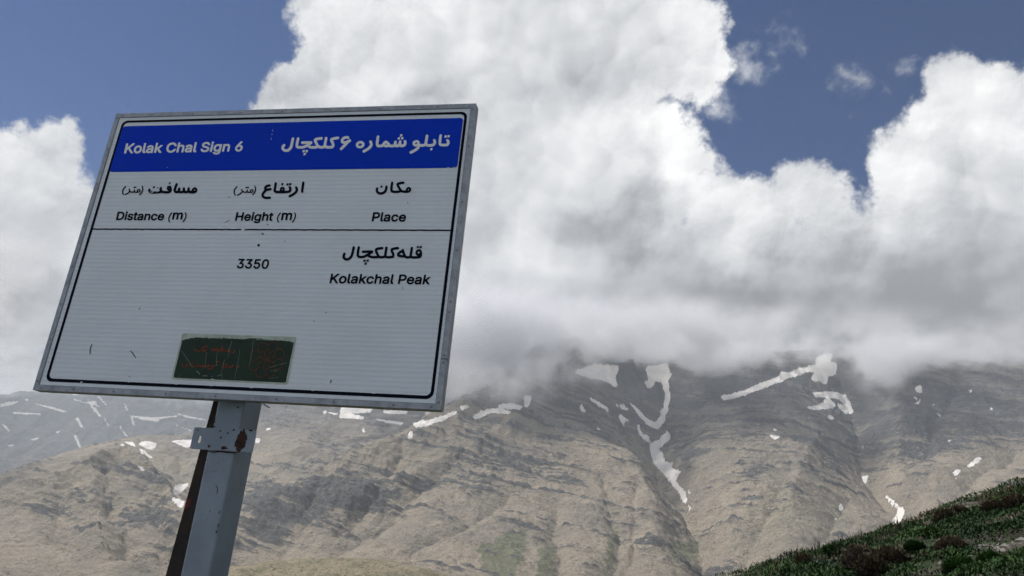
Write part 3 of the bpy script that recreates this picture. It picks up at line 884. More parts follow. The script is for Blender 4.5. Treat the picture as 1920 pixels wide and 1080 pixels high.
def build_cloud():
    m, b, pv = volume_material('cloud_mist')
    geo = b.n.new('ShaderNodeNewGeometry').outputs['Position']
    pv.inputs['Color'].default_value = (0.952, 0.957, 0.970, 1)
    pv.inputs['Anisotropy'].default_value = 0.0
    warp = b.vmath('SCALE', b.vmath('SUBTRACT', b.noise(geo, 0.0035, 5, 0.6, color=True), (.5, .5, .5)), scale=300.0)
    p = b.vmath('ADD', geo, warp)
    x, y, z = b.sep(p)
    # cloud base height above the mountains: a curve over the sideways angle
    u = b.math('DIVIDE', x, b.math('MAXIMUM', y, 500))
    cv = b.n.new('ShaderNodeFloatCurve')
    base = [(-100, 725, 7000), (150, 715, 7000), (420, 715, 6000), (650, 725, 5200), (820, 738, 3900), (900, 752, 3450), (1000, 745, 3400), (1060, 722, 3500), (1120, 712, 3700), (1175, 688, 3800), (1260, 690, 3800),
            (1300, 704, 3700), (1420, 688, 3650), (1530, 668, 3750), (1590, 684, 3700), (1650, 718, 3500), (1715, 690, 3650), (1780, 688, 3650), (1920, 690, 3650), (2150, 690, 3650)]
    c = cv.mapping.curves[0]
    pts = []
    print('base', [int(P(*q_)[2]) for q_ in base])
    for bx, by, bY in base:
        q = P(bx, by, bY)
        pts.append(((q[0] / q[1] + 1) / 2, (q[2]) / 2000.0))
    c.points[0].location = (0, pts[0][1]); c.points[1].location = (1, pts[-1][1])
    for a_ in pts: c.points.new(*a_)
    cv.mapping.update()
    b.put(cv.inputs['Value'], b.math('DIVIDE', b.math('ADD', u, 1.0), 2.0))
    hb = b.math('MULTIPLY', cv.outputs[0], 2000.0)
    n = b.noise(geo, 0.0075, 5, 0.64)
    n0 = b.noise(geo, 0.0021, 2, 0.5)
    above = b.math('SUBTRACT', z, hb)
    above = b.math('ADD', above, b.math('MULTIPLY', b.math('SUBTRACT', n, 0.5), 260.0))
    above = b.math('ADD', above, b.math('MULTIPLY', b.math('SUBTRACT', n0, 0.5), 160.0))
    dens = b.step(above, -30.0, 135.0)
    dens = b.math('MULTIPLY', dens, dens)
    body = b.math('MULTIPLY', dens, b.math('ADD', b.step(n, 0.42, 0.58, 0.15, 1.3), b.step(n0, 0.46, 0.57, -0.15, 1.0)))
    body = b.math('MAXIMUM', body, 0.0)
    body = b.math('MULTIPLY', body, b.step(y, 3180, 3520))
    # torn fingers of mist hanging lower
    def puff(px, py, Y, r, k, sx=1.0):
        q = P(px, py, Y)
        d = b.vmath('MULTIPLY', b.vmath('SUBTRACT', p, tuple(q)), (1 / (r * sx), 1 / (r * 1.4), 1 / (r * .62)))
        return b.math('MULTIPLY', b.step(b.vmath('LENGTH', d), 1.0, 0.25), k)
    tot = body
    for a_ in [(920, 715, 3120, 170, .7, 2.0), (1040, 700, 3250, 150, .6, 1.5), (1200, 735, 3250, 80, .10, 1.3), (1655, 715, 3250, 130, .5, .8), (1640, 690, 3300, 160, .45, 1.2),
               (1120, 700, 3560, 110, .75, 1.3), (1530, 640, 3750, 170, .9, 1.7), (850, 725, 3250, 130, .5, 1.2)]:
        tot = b.math('ADD', tot, b.math('MULTIPLY', puff(*a_), b.step(n, 0.42, 0.62)))
    # soft top and far sides so the bank has no hard faces
    zz = b.sep(geo)[2]
    tot = b.math('MULTIPLY', tot, b.step(zz, CLOUD_TOP, CLOUD_TOP - 280))
    b.put(pv.inputs['Density'], b.math('MULTIPLY', tot, CLOUD_DENS))
    m.cycles.volume_step_rate = CLOUD_STEP
    o = box('cloud', (-5200, 2750, 600), (5200, 9600, CLOUD_TOP), m)
    tag(o, 'grey white cloud bank hanging over the mountain tops', kind='stuff')

CLOUD_TOP = 1370.0
CLOUD_DENS = 0.0085
CLOUD_STEP = 0.12
HAZE = 5.0e-5

def build_haze():
    m, b, pv = volume_material('haze_air')
    pv.inputs['Color'].default_value = (0.84, 0.92, 1.0, 1)
    pv.inputs['Density'].default_value = HAZE
    pv.inputs['Anisotropy'].default_value = 0.2
    o = box('haze', (-23000, -23000, -560), (23000, 23000, 1500), m)
    tag(o, 'thin pale haze in the valley air', kind='stuff')

# ------------------------------------------------------------------ the sign
BW, BH = 1.2, 0.9138256
ax = np.array([1.17523348, -0.242541035, 0.0]); ax /= np.linalg.norm(ax)
az = np.array([0, 0, 1.0])
ay = np.cross(az, ax)                        # away from the viewer
B0 = CAM + np.array([-1.32853151, 2.1993171, 0.37236616])

def board(px, py, depth=0.0):
    """(s, t) on the plane of the board (or DEPTH metres behind it)"""
    d = ray(px, py)
    t = ((B0 + ay * depth - CAM) @ ay) / (d @ ay)
    q = CAM + d * t - B0
    return q @ ax, q @ az

def plain(name, col, rough=0.6, metal=0.0, spec=0.5, noise=None):
    m, b, bs = material(name)
    bs.inputs['Roughness'].default_value = rough
    bs.inputs['Metallic'].default_value = metal
    bs.inputs['Specular IOR Level'].default_value = spec
    tc = b.n.new('ShaderNodeTexCoord').outputs['Object']
    sc, amt = noise or (14, .12)
    n = b.noise(tc, sc, 6, .65)
    c2 = tuple(c * (1 - amt * 2) for c in col)
    b.l.new(b.mix(b.step(n, .35, .7), col, c2), bs.inputs['Base Color'])
    bump(b, bs, b.noise(tc, 220, 3, .6), 0.08, 0.001)
    return m

def local_box(lo, hi):
    v = [(x, y, z) for z in (lo[2], hi[2]) for y in (lo[1], hi[1]) for x in (lo[0], hi[0])]
    f = [(0, 2, 3, 1), (4, 5, 7, 6), (0, 1, 5, 4), (2, 6, 7, 3), (0, 4, 6, 2), (1, 3, 7, 5)]
    return v, f

def bevelled(o, w=.002, n=2):
    mo = o.modifiers.new('bevel', 'BEVEL'); mo.width = w; mo.segments = n; mo.limit_method = 'ANGLE'
    return o

def fill(name, loops, y, mat, parent, thick=0.0):
    """flat shape with holes from outlines given as (s, t), lying in the plane y; optional thickness"""
    cu = bpy.data.curves.new(name, 'CURVE')
    cu.dimensions = '2D'; cu.fill_mode = 'BOTH'
    cu.extrude = thick / 2
    for lp in loops:
        sp = cu.splines.new('POLY')
        sp.points.add(len(lp) - 1)
        for i, (s_, t_) in enumerate(lp): sp.points[i].co = (s_, t_, 0, 1)
        sp.use_cyclic_u = True
    tmp = bpy.data.objects.new('tmp', cu)
    C.objects.link(tmp)
    bpy.context.view_layer.update()
    dg = bpy.context.evaluated_depsgraph_get()
    me = bpy.data.meshes.new_from_object(tmp.evaluated_get(dg))
    bpy.data.objects.remove(tmp)
    me.name = name
    # curve plane (x, y) -> board plane (x, z), facing the viewer
    M = Matrix(((1, 0, 0, 0), (0, 0, -1, y), (0, 1, 0, 0), (0, 0, 0, 1)))
    me.transform(M)
    me.materials.clear(); me.materials.append(mat)
    o = bpy.data.objects.new(name, me)
    C.objects.link(o)
    o.parent = parent
    return o

def rrect(s0, t0, s1, t1, r, n=8, wob=0.0):
    out = []
    for cx, cy, a0 in ((s1 - r, t1 - r, 0), (s0 + r, t1 - r, 90), (s0 + r, t0 + r, 180), (s1 - r, t0 + r, 270)):
        for i in range(n + 1):
            a_ = math.radians(a0 + 90 * i / n)
            out.append((cx + r * math.cos(a_), cy + r * math.sin(a_)))
    return out

def stroke(pts, w, taper=True):
    """outline of a thin brush mark along pts"""
    p = np.array(pts, float)
    L, Rr = [], []
    for i in range(len(p)):
        d = p[min(i + 1, len(p) - 1)] - p[max(i - 1, 0)]
        d /= np.hypot(*d) + 1e-9
        nrm = np.array([-d[1], d[0]])
        k = w / 2 * ((0.35 + 0.65 * math.sin(math.pi * (i + .5) / len(p))) if taper else 1)
        L.append(p[i] + nrm * k); Rr.append(p[i] - nrm * k)
    return [tuple(q) for q in L + Rr[::-1]]

# outlines of the printed lettering in tenths of a millimetre on the board: name, ink, "x y x y ...;hole ..."
LETTERING = [
('latin title','w','4663 8009 4715 8008 4727 8000 4731 7989 4728 7981 4659 7888 4660 7887 4691 7880 4709 7874 4726 7864 4741 7853 4755 7838 4767 7819 4774 7800 4777 7781 4778 7758 4776 7740 4770 7721 4763 7706 4750 7690 4737 7677 4720 7666 4700 7657 4673 7651 4637 7651 4611 7657 4583 7669 4562 7685 4543 7707 4529 7733 4523 7759 4522 7782 4525 7804 4533 7829 4545 7853 4569 7890 4652 8002 4658 8008;3695 8018 3711 8021 3730 8018 3747 8008 3758 7993 3763 7978 3761 7962 3752 7948 3738 7939 3720 7937 3701 7941 3688 7949 3676 7965 3672 7980 3673 7995 3681 8008;3472 8015 3508 8016 3534 8013 3561 8006 3586 7994 3609 7977 3626 7958 3636 7939 3643 7916 3642 7901 3635 7896 3584 7895 3577 7898 3572 7903 3563 7925 3553 7935 3532 7944 3506 7947 3485 7945 3468 7940 3454 7931 3445 7920 3442 7909 3444 7897 3459 7886 3487 7875 3565 7854 3588 7845 3608 7833 3622 7822 3635 7807 3643 7795 3649 7780 3652 7753 3650 7730 3641 7707 3627 7689 3609 7673 3580 7659 3552 7652 3520 7649 3491 7649 3465 7653 3437 7662 3412 7675 3393 7690 3377 7709 3367 7728 3360 7755 3360 7766 3366 7772 3421 7773 3429 7770 3434 7765 3442 7742 3453 7730 3474 7721 3500 7718 3525 7719 3549 7727 3564 7737 3574 7751 3576 7762 3575 7770 3573 7773 3565 7780 3537 7792 3455 7814 3422 7828 3405 7839 3389 7853 3378 7868 3370 7883 3366 7902 3366 7929 3373 7952 3384 7970 3401 7987 3422 8000 3447 8010;3101 8011 3109 8013 3153 8012 3161 8009 3170 7998 3179 7724 3182 7719 3204 7720 3215 7712 3219 7704 3228 7670 3227 7662 3223 7657 3188 7652 3169 7654 3149 7659 3137 7665 3124 7676 3115 7687 3109 7699 3105 7714 3104 7729 3096 7999 3097 8007;2321 8019 2353 8017 2385 8010 2414 7998 2438 7982 2460 7963 2477 7939 2492 7908 2496 7893 2496 7885 2493 7881 2486 7878 2438 7878 2430 7880 2422 7887 2411 7910 2399 7925 2386 7935 2365 7944 2345 7947 2327 7947 2309 7945 2292 7939 2275 7931 2259 7917 2247 7898 2239 7879 2234 7856 2233 7829 2237 7802 2245 7775 2255 7760 2264 7749 2285 7733 2299 7726 2315 7722 2345 7721 2373 7726 2396 7739 2413 7758 2425 7785 2435 7789 2483 7789 2495 7782 2500 7774 2501 7767 2493 7736 2475 7705 2449 7680 2416 7662 2378 7652 2349 7649 2319 7651 2288 7658 2263 7667 2234 7684 2213 7701 2191 7727 2177 7750 2167 7773 2160 7796 2156 7823 2155 7850 2159 7892 2164 7913 2174 7934 2198 7969 2216 7986 2232 7996 2252 8006 2276 8014;2564 8014 2584 8013 2593 8008 2598 8002 2601 7994 2603 7921 2605 7919 2625 7927 2650 7933 2679 7933 2702 7928 2727 7918 2745 7905 2760 7888 2771 7868 2778 7845 2781 7826 2786 7663 2780 7655 2773 7654 2728 7654 2720 7658 2715 7662 2712 7668 2710 7675 2704 7835 2700 7847 2694 7855 2687 7860 2675 7864 2659 7865 2642 7862 2628 7856 2619 7849 2611 7836 2608 7818 2612 7661 2610 7657 2603 7654 2559 7654 2550 7656 2541 7663 2537 7675 2524 8003 2526 8009 2532 8014;1752 8015 1804 8016 1815 8010 1821 8002 1829 7848 1832 7844 1924 7931 1984 7931 1992 7929 2001 7922 2005 7910 2002 7902 1902 7805 2000 7700 2023 7672 2025 7665 2020 7656 2014 7654 1950 7655 1941 7662 1851 7758 1847 7761 1834 7748 1838 7664 1835 7657 1827 7654 1782 7654 1774 7656 1766 7662 1761 7673 1745 8004 1747 8012;1329 8016 1382 8017 1393 8011 1399 8003 1416 7725 1419 7720 1441 7721 1450 7716 1455 7709 1468 7667 1466 7660 1459 7656 1419 7652 1399 7655 1383 7660 1369 7668 1359 7676 1350 7688 1343 7704 1338 7731 1323 8005 1325 8012;910 8017 984 8017 996 8007 999 8000 999 7992 865 7855 865 7851 1014 7679 1020 7667 1019 7659 1015 7655 1007 7653 951 7653 941 7657 813 7804 776 7768 779 7723 782 7663 779 7656 772 7653 719 7654 710 7658 702 7669 680 8012 683 8016 690 8019 740 8019 748 8016 757 8008 761 7997 769 7876;4202 7928 4229 7931 4255 7928 4278 7922 4298 7910 4317 7893 4330 7872 4338 7849 4341 7827 4343 7661 4339 7657 4332 7654 4285 7655 4274 7663 4269 7674 4267 7824 4264 7843 4255 7855 4241 7862 4223 7863 4206 7860 4193 7854 4184 7846 4176 7834 4173 7822 4174 7668 4173 7660 4163 7654 4116 7655 4105 7662 4100 7673 4096 7915 4097 7921 4100 7925 4107 7928 4150 7927 4162 7922 4168 7914;3891 7930 3918 7931 3940 7928 3960 7921 3981 7909 3982 7921 3984 7925 3991 7928 4038 7927 4046 7923 4052 7915 4054 7908 4058 7663 4056 7633 4045 7607 4033 7593 4021 7583 3996 7569 3958 7560 3915 7560 3877 7566 3857 7574 3841 7583 3827 7594 3815 7607 3803 7626 3804 7637 3844 7660 3851 7660 3859 7657 3878 7638 3891 7630 3903 7626 3921 7625 3943 7626 3963 7633 3975 7642 3982 7657 3984 7672 3982 7673 3959 7662 3928 7657 3895 7660 3864 7670 3843 7682 3822 7701 3805 7724 3795 7747 3789 7777 3788 7815 3792 7841 3802 7867 3820 7894 3839 7910 3862 7922;3686 7927 3693 7928 3737 7928 3749 7922 3755 7914 3761 7668 3758 7658 3751 7654 3704 7654 3695 7658 3687 7669 3681 7915 3682 7923;2904 7931 2945 7933 2968 7930 2988 7924 3008 7915 3022 7906 3034 7894 3045 7878 3053 7859 3058 7836 3062 7662 3058 7656 3052 7654 3008 7654 3000 7656 2990 7665 2971 7656 2950 7650 2925 7648 2898 7651 2870 7659 2849 7672 2831 7688 2819 7708 2812 7734 2812 7761 2820 7784 2835 7800 2854 7811 2878 7819 2913 7826 2970 7832 2981 7835 2982 7838 2981 7849 2975 7858 2966 7863 2951 7866 2929 7865 2912 7859 2896 7848 2886 7832 2879 7829 2832 7841 2820 7848 2815 7856 2815 7864 2823 7883 2836 7898 2864 7918 2881 7925;1559 7934 1601 7934 1620 7931 1641 7925 1658 7917 1675 7905 1686 7893 1697 7878 1705 7858 1709 7835 1718 7666 1717 7660 1707 7654 1662 7653 1654 7656 1644 7664 1621 7654 1600 7649 1570 7648 1547 7651 1518 7660 1496 7674 1477 7694 1466 7713 1459 7740 1461 7767 1468 7786 1486 7804 1506 7814 1530 7822 1621 7834 1631 7837 1631 7848 1625 7859 1616 7864 1600 7867 1578 7867 1557 7860 1544 7850 1534 7834 1527 7831 1475 7843 1465 7851 1460 7863 1462 7871 1472 7890 1486 7905 1517 7924;1127 7935 1158 7936 1186 7932 1215 7923 1238 7910 1258 7894 1278 7870 1291 7847 1300 7820 1304 7789 1304 7758 1298 7731 1286 7705 1267 7682 1246 7666 1222 7655 1194 7649 1164 7648 1132 7653 1107 7662 1080 7677 1058 7697 1042 7717 1030 7740 1021 7767 1017 7794 1018 7825 1023 7852 1036 7879 1054 7902 1076 7919 1100 7929;3909 7862 3897 7858 3886 7851 3872 7832 3864 7806 3865 7772 3872 7749 3885 7734 3905 7725 3934 7725 3957 7734 3966 7741 3974 7753 3982 7781 3981 7815 3977 7830 3972 7841 3965 7849 3957 7856 3937 7863;4642 7821 4622 7814 4605 7799 4597 7780 4596 7758 4603 7739 4609 7732 4617 7725 4637 7718 4658 7718 4678 7725 4695 7741 4703 7760 4704 7782 4697 7801 4683 7815 4664 7821;1140 7865 1127 7860 1118 7853 1103 7831 1096 7800 1100 7766 1110 7742 1117 7733 1127 7725 1148 7717 1179 7718 1192 7722 1202 7729 1213 7741 1219 7752 1226 7783 1223 7817 1217 7833 1210 7845 1203 7852 1193 7860 1170 7867;2972 7766 2919 7759 2895 7750 2888 7741 2888 7729 2889 7725 2894 7721 2904 7718 2922 7715 2940 7717 2954 7721 2967 7728 2979 7741 2984 7758 2985 7765 2983 7767;1631 7768 1573 7760 1549 7753 1540 7745 1537 7735 1539 7727 1542 7723 1550 7719 1567 7716 1585 7716 1600 7719 1613 7724 1625 7734 1633 7747 1636 7767'),
('persian title','w','9836 8143 9857 8143 9855 8067 9806 8064 9785 8065 9787 8141;11022 8113 11038 8113 11055 8105 11069 8090 11076 8072 11079 7849 11081 7824 11084 7810 11087 7803 11098 7798 11111 7795 11176 7793 11221 7795 11236 7799 11245 7804 11253 7817 11256 7835 11246 7860 11232 7878 11226 7889 11223 7900 11222 7911 11224 7925 11230 7936 11239 7944 11248 7948 11257 7949 11267 7947 11277 7943 11288 7934 11306 7913 11315 7898 11324 7880 11333 7855 11336 7841 11338 7816 11336 7794 11329 7770 11319 7748 11303 7731 11296 7725 11275 7714 11244 7706 11215 7704 11164 7703 11112 7706 11086 7711 11066 7719 11041 7735 11021 7758 11008 7787 10999 7823 10996 7858 10995 8081 10998 8092 11004 8101 11013 8109;10599 8111 10609 8114 10619 8114 10636 8108 10647 8100 10653 8092 10661 8074 10662 8059 10662 7894 10658 7815 10670 7801 10679 7795 10692 7791 10728 7790 10770 7791 10805 7795 10817 7800 10829 7808 10843 7825 10846 7840 10843 7865 10824 7905 10822 7919 10824 7930 10829 7942 10837 7951 10850 7956 10863 7957 10880 7951 10894 7937 10913 7903 10921 7881 10928 7845 10929 7817 10925 7792 10916 7771 10901 7749 10881 7730 10863 7718 10841 7709 10813 7702 10742 7699 10694 7701 10663 7709 10643 7719 10625 7732 10613 7723 10595 7716 10569 7710 10521 7707 10459 7707 10456 7705 10445 7669 10434 7648 10417 7623 10395 7599 10372 7578 10330 7546 10225 7483 10213 7478 10197 7478 10181 7485 10168 7497 10160 7514 10157 7528 10158 7539 10161 7549 10167 7557 10175 7563 10260 7613 10314 7651 10348 7686 10360 7703 10370 7721 10369 7724 10350 7718 10328 7716 10298 7720 10271 7731 10243 7752 10223 7777 10214 7799 10211 7810 10208 7839 10212 7864 10221 7883 10241 7908 10265 7924 10286 7932 10312 7935 10342 7931 10374 7918 10395 7902 10410 7884 10417 7874 10428 7849 10432 7813 10451 7798 10545 7800 10567 7806 10571 7810 10573 7820 10577 7860 10578 7910 10579 8079 10585 8098 10591 8105;11258 8078 11310 8080 11313 8080 11315 8077 11311 8006 11309 8003 11299 8003 11245 8001 11242 8003 11246 8077;11161 8073 11223 8075 11226 8072 11223 8000 11216 7998 11158 7996 11154 7998 11157 8070 11159 8073;9086 8117 9096 8118 9106 8117 9124 8109 9138 8093 9146 8075 9150 7875 9156 7827 9162 7809 9167 7805 9214 7802 9240 7804 9249 7807 9265 7825 9291 7875 9317 7908 9338 7924 9367 7932 9387 7931 9408 7925 9419 7920 9441 7905 9470 7879 9486 7861 9515 7817 9521 7802 9539 7798 9572 7795 9628 7800 9631 7818 9636 7906 9640 7915 9647 7923 9656 7929 9665 7932 9679 7931 9693 7925 9704 7915 9713 7903 9717 7892 9719 7881 9718 7841 9724 7830 9737 7797 9741 7794 9757 7796 9766 7800 9770 7804 9775 7829 9777 7902 9779 7912 9785 7923 9791 7930 9806 7937 9820 7937 9833 7931 9846 7922 9856 7907 9860 7896 9862 7885 9860 7828 9879 7794 9886 7792 9902 7793 9924 7802 9938 7816 9942 7826 9942 7835 9939 7859 9924 7899 9923 7909 9924 7920 9932 7934 9944 7943 9957 7946 9973 7943 9988 7934 9998 7922 10016 7882 10022 7864 10025 7842 10026 7799 10018 7771 10009 7753 9993 7735 9974 7721 9959 7713 9931 7703 9908 7700 9882 7702 9858 7710 9829 7727 9805 7712 9789 7707 9767 7703 9750 7703 9727 7706 9706 7716 9691 7726 9683 7717 9673 7712 9625 7706 9586 7703 9562 7704 9539 7707 9484 7719 9465 7717 9443 7708 9414 7705 9390 7708 9362 7718 9322 7741 9301 7725 9273 7713 9214 7710 9164 7714 9135 7726 9117 7739 9109 7747 9096 7763 9090 7774 9080 7796 9072 7825 9067 7855 9064 7887 9062 8084 9064 8095 9068 8103 9077 8112;8061 8118 8094 8120 8115 8119 8171 8106 8187 8095 8198 8081 8204 8067 8205 8048 8197 8030 8189 8022 8179 8018 8166 8017 8124 8025 8110 8026 8083 8024 8061 8016 8049 8005 8035 7982 8030 7960 8030 7953 8033 7949 8049 7945 8066 7943 8096 7947 8141 7964 8209 8001 8222 8005 8239 8003 8254 7995 8268 7981 8276 7962 8278 7944 8271 7926 8260 7916 8214 7890 8208 7876 8144 7785 8041 7649 8030 7639 8020 7635 8010 7634 8000 7636 7989 7641 7973 7654 7966 7665 7962 7676 7960 7694 7966 7712 8070 7849 8033 7856 8008 7866 7985 7881 7975 7891 7958 7914 7946 7943 7942 7973 7944 8003 7952 8028 7964 8053 7982 8079 8003 8098 8025 8109;7819 8108 7834 8108 7849 8102 7860 8094 7870 8081 7877 8066 7879 8052 7876 8037 7869 8025 7853 8016 7734 7997 7708 7990 7688 7982 7726 7922 7755 7866 7767 7833 7773 7800 7773 7774 7768 7753 7753 7728 7729 7710 7700 7702 7622 7697 7564 7700 7536 7704 7511 7712 7477 7729 7449 7715 7426 7707 7403 7702 7359 7701 7331 7705 7306 7711 7280 7721 7250 7736 7241 7726 7226 7716 7197 7706 7173 7703 7143 7703 7056 7707 7028 7709 6999 7716 6966 7728 6935 7747 6906 7773 6838 7733 6809 7722 6782 7715 6752 7711 6676 7711 6627 7714 6602 7720 6571 7735 6548 7754 6528 7780 6513 7814 6506 7843 6503 7877 6503 8007 6505 8078 6507 8089 6514 8100 6523 8107 6533 8111 6547 8111 6562 8105 6574 8097 6583 8087 6591 8072 6595 8053 6593 7860 6599 7823 6602 7816 6608 7810 6619 7807 6679 7805 6727 7805 6751 7808 6786 7819 6806 7829 6830 7845 6868 7873 6724 7874 6714 7875 6702 7880 6690 7889 6679 7903 6672 7918 6671 7933 6674 7948 6681 7959 6693 7966 6706 7968 6908 7967 6991 7966 7005 7963 7024 7951 7037 7936 7042 7925 7044 7914 7044 7896 7040 7885 7035 7878 6973 7827 6972 7823 6988 7812 7003 7806 7021 7802 7101 7797 7150 7797 7166 7799 7173 7801 7178 7808 7112 7909 7079 7965 7070 7999 7071 8025 7075 8035 7088 8054 7094 8060 7115 8072 7139 8081 7202 8095 7293 8107 7307 8105 7318 8101 7330 8093 7339 8082 7347 8067 7350 8052 7349 8041 7344 8029 7336 8019 7320 8013 7232 8002 7202 7996 7180 7990 7163 7982 7238 7862 7255 7840 7272 7823 7288 7812 7317 7800 7346 7794 7376 7795 7399 7801 7418 7811 7421 7814 7416 7855 7414 8076 7418 8091 7428 8102 7440 8108 7458 8108 7472 8102 7487 8090 7497 8075 7502 8060 7504 7842 7507 7820 7511 7809 7515 7804 7526 7799 7558 7792 7606 7790 7667 7793 7680 7797 7685 7802 7685 7813 7683 7824 7676 7842 7653 7887 7604 7962 7596 7984 7593 7999 7595 8024 7598 8035 7612 8054 7620 8061 7642 8071 7668 8080 7731 8095;9896 8044 9904 8044 9905 8040 9903 7968 9901 7966 9845 7964 9836 7964 9833 7966 9834 8042;9787 8043 9798 8043 9800 8039 9798 7966 9796 7965 9743 7963 9730 7963 9728 7964 9729 8039;6354 8107 6366 8110 6376 8109 6387 8105 6399 8098 6408 8091 6416 8080 6421 8068 6424 8053 6426 7834 6424 7793 6419 7760 6408 7723 6395 7694 6376 7666 6356 7645 6334 7630 6299 7615 6272 7610 6241 7609 6209 7614 6183 7623 6144 7642 6122 7658 6099 7681 6081 7707 6067 7733 6060 7756 6057 7774 6056 7789 6061 7815 6068 7834 6077 7848 6104 7879 6117 7884 6131 7883 6146 7878 6159 7869 6171 7854 6177 7839 6178 7824 6176 7813 6153 7780 6147 7762 6155 7743 6169 7726 6181 7717 6208 7706 6226 7703 6243 7703 6260 7707 6276 7714 6291 7724 6303 7736 6315 7755 6323 7775 6330 7799 6334 7825 6336 7854 6333 8078 6340 8096;8875 7950 8887 7952 8898 7950 8908 7946 8920 7938 8929 7927 8958 7875 8970 7846 8975 7824 8978 7802 8977 7773 8971 7744 8958 7715 8943 7690 8922 7664 8899 7640 8873 7617 8843 7594 8755 7539 8742 7536 8728 7539 8717 7544 8706 7554 8698 7565 8692 7579 8691 7594 8693 7604 8699 7615 8705 7621 8787 7674 8834 7712 8856 7735 8881 7771 8892 7800 8891 7822 8884 7844 8857 7892 8853 7903 8852 7914 8853 7924 8857 7935 8865 7944;8560 7942 8577 7943 8611 7938 8640 7927 8650 7921 8673 7906 8696 7880 8713 7851 8718 7836 8723 7807 8720 7778 8717 7767 8703 7739 8683 7717 8659 7701 8627 7690 8611 7688 8591 7687 8560 7691 8531 7701 8520 7707 8496 7724 8472 7750 8456 7779 8451 7794 8447 7823 8450 7852 8466 7889 8484 7910 8512 7929 8540 7939;10311 7847 10297 7840 10291 7833 10287 7826 10287 7815 10292 7808 10304 7802 10317 7801 10330 7803 10344 7811 10350 7818 10354 7825 10354 7836 10348 7843 10337 7849 10327 7850;8571 7854 8558 7850 8546 7842 8534 7830 8529 7818 8528 7807 8530 7800 8537 7788 8553 7778 8563 7774 8580 7772 8597 7774 8614 7780 8625 7787 8635 7798 8641 7811 8641 7827 8638 7834 8631 7842 8618 7850 8608 7854 8590 7857;9384 7838 9373 7827 9365 7816 9365 7812 9383 7802 9393 7798 9407 7798 9424 7804 9425 7807 9417 7819 9400 7833 9391 7839;10812 7655 10838 7656 10843 7654 10840 7583 10838 7580 10799 7578 10770 7578 10773 7652 10777 7654;6826 7668 6852 7667 6854 7590 6851 7588 6803 7586 6783 7585 6778 7588 6777 7665;6891 7666 6946 7668 6949 7665 6951 7590 6948 7588 6931 7587 6875 7586 6874 7663 6878 7666;6890 7567 6903 7567 6904 7488 6847 7485 6833 7485 6830 7488 6828 7564'),
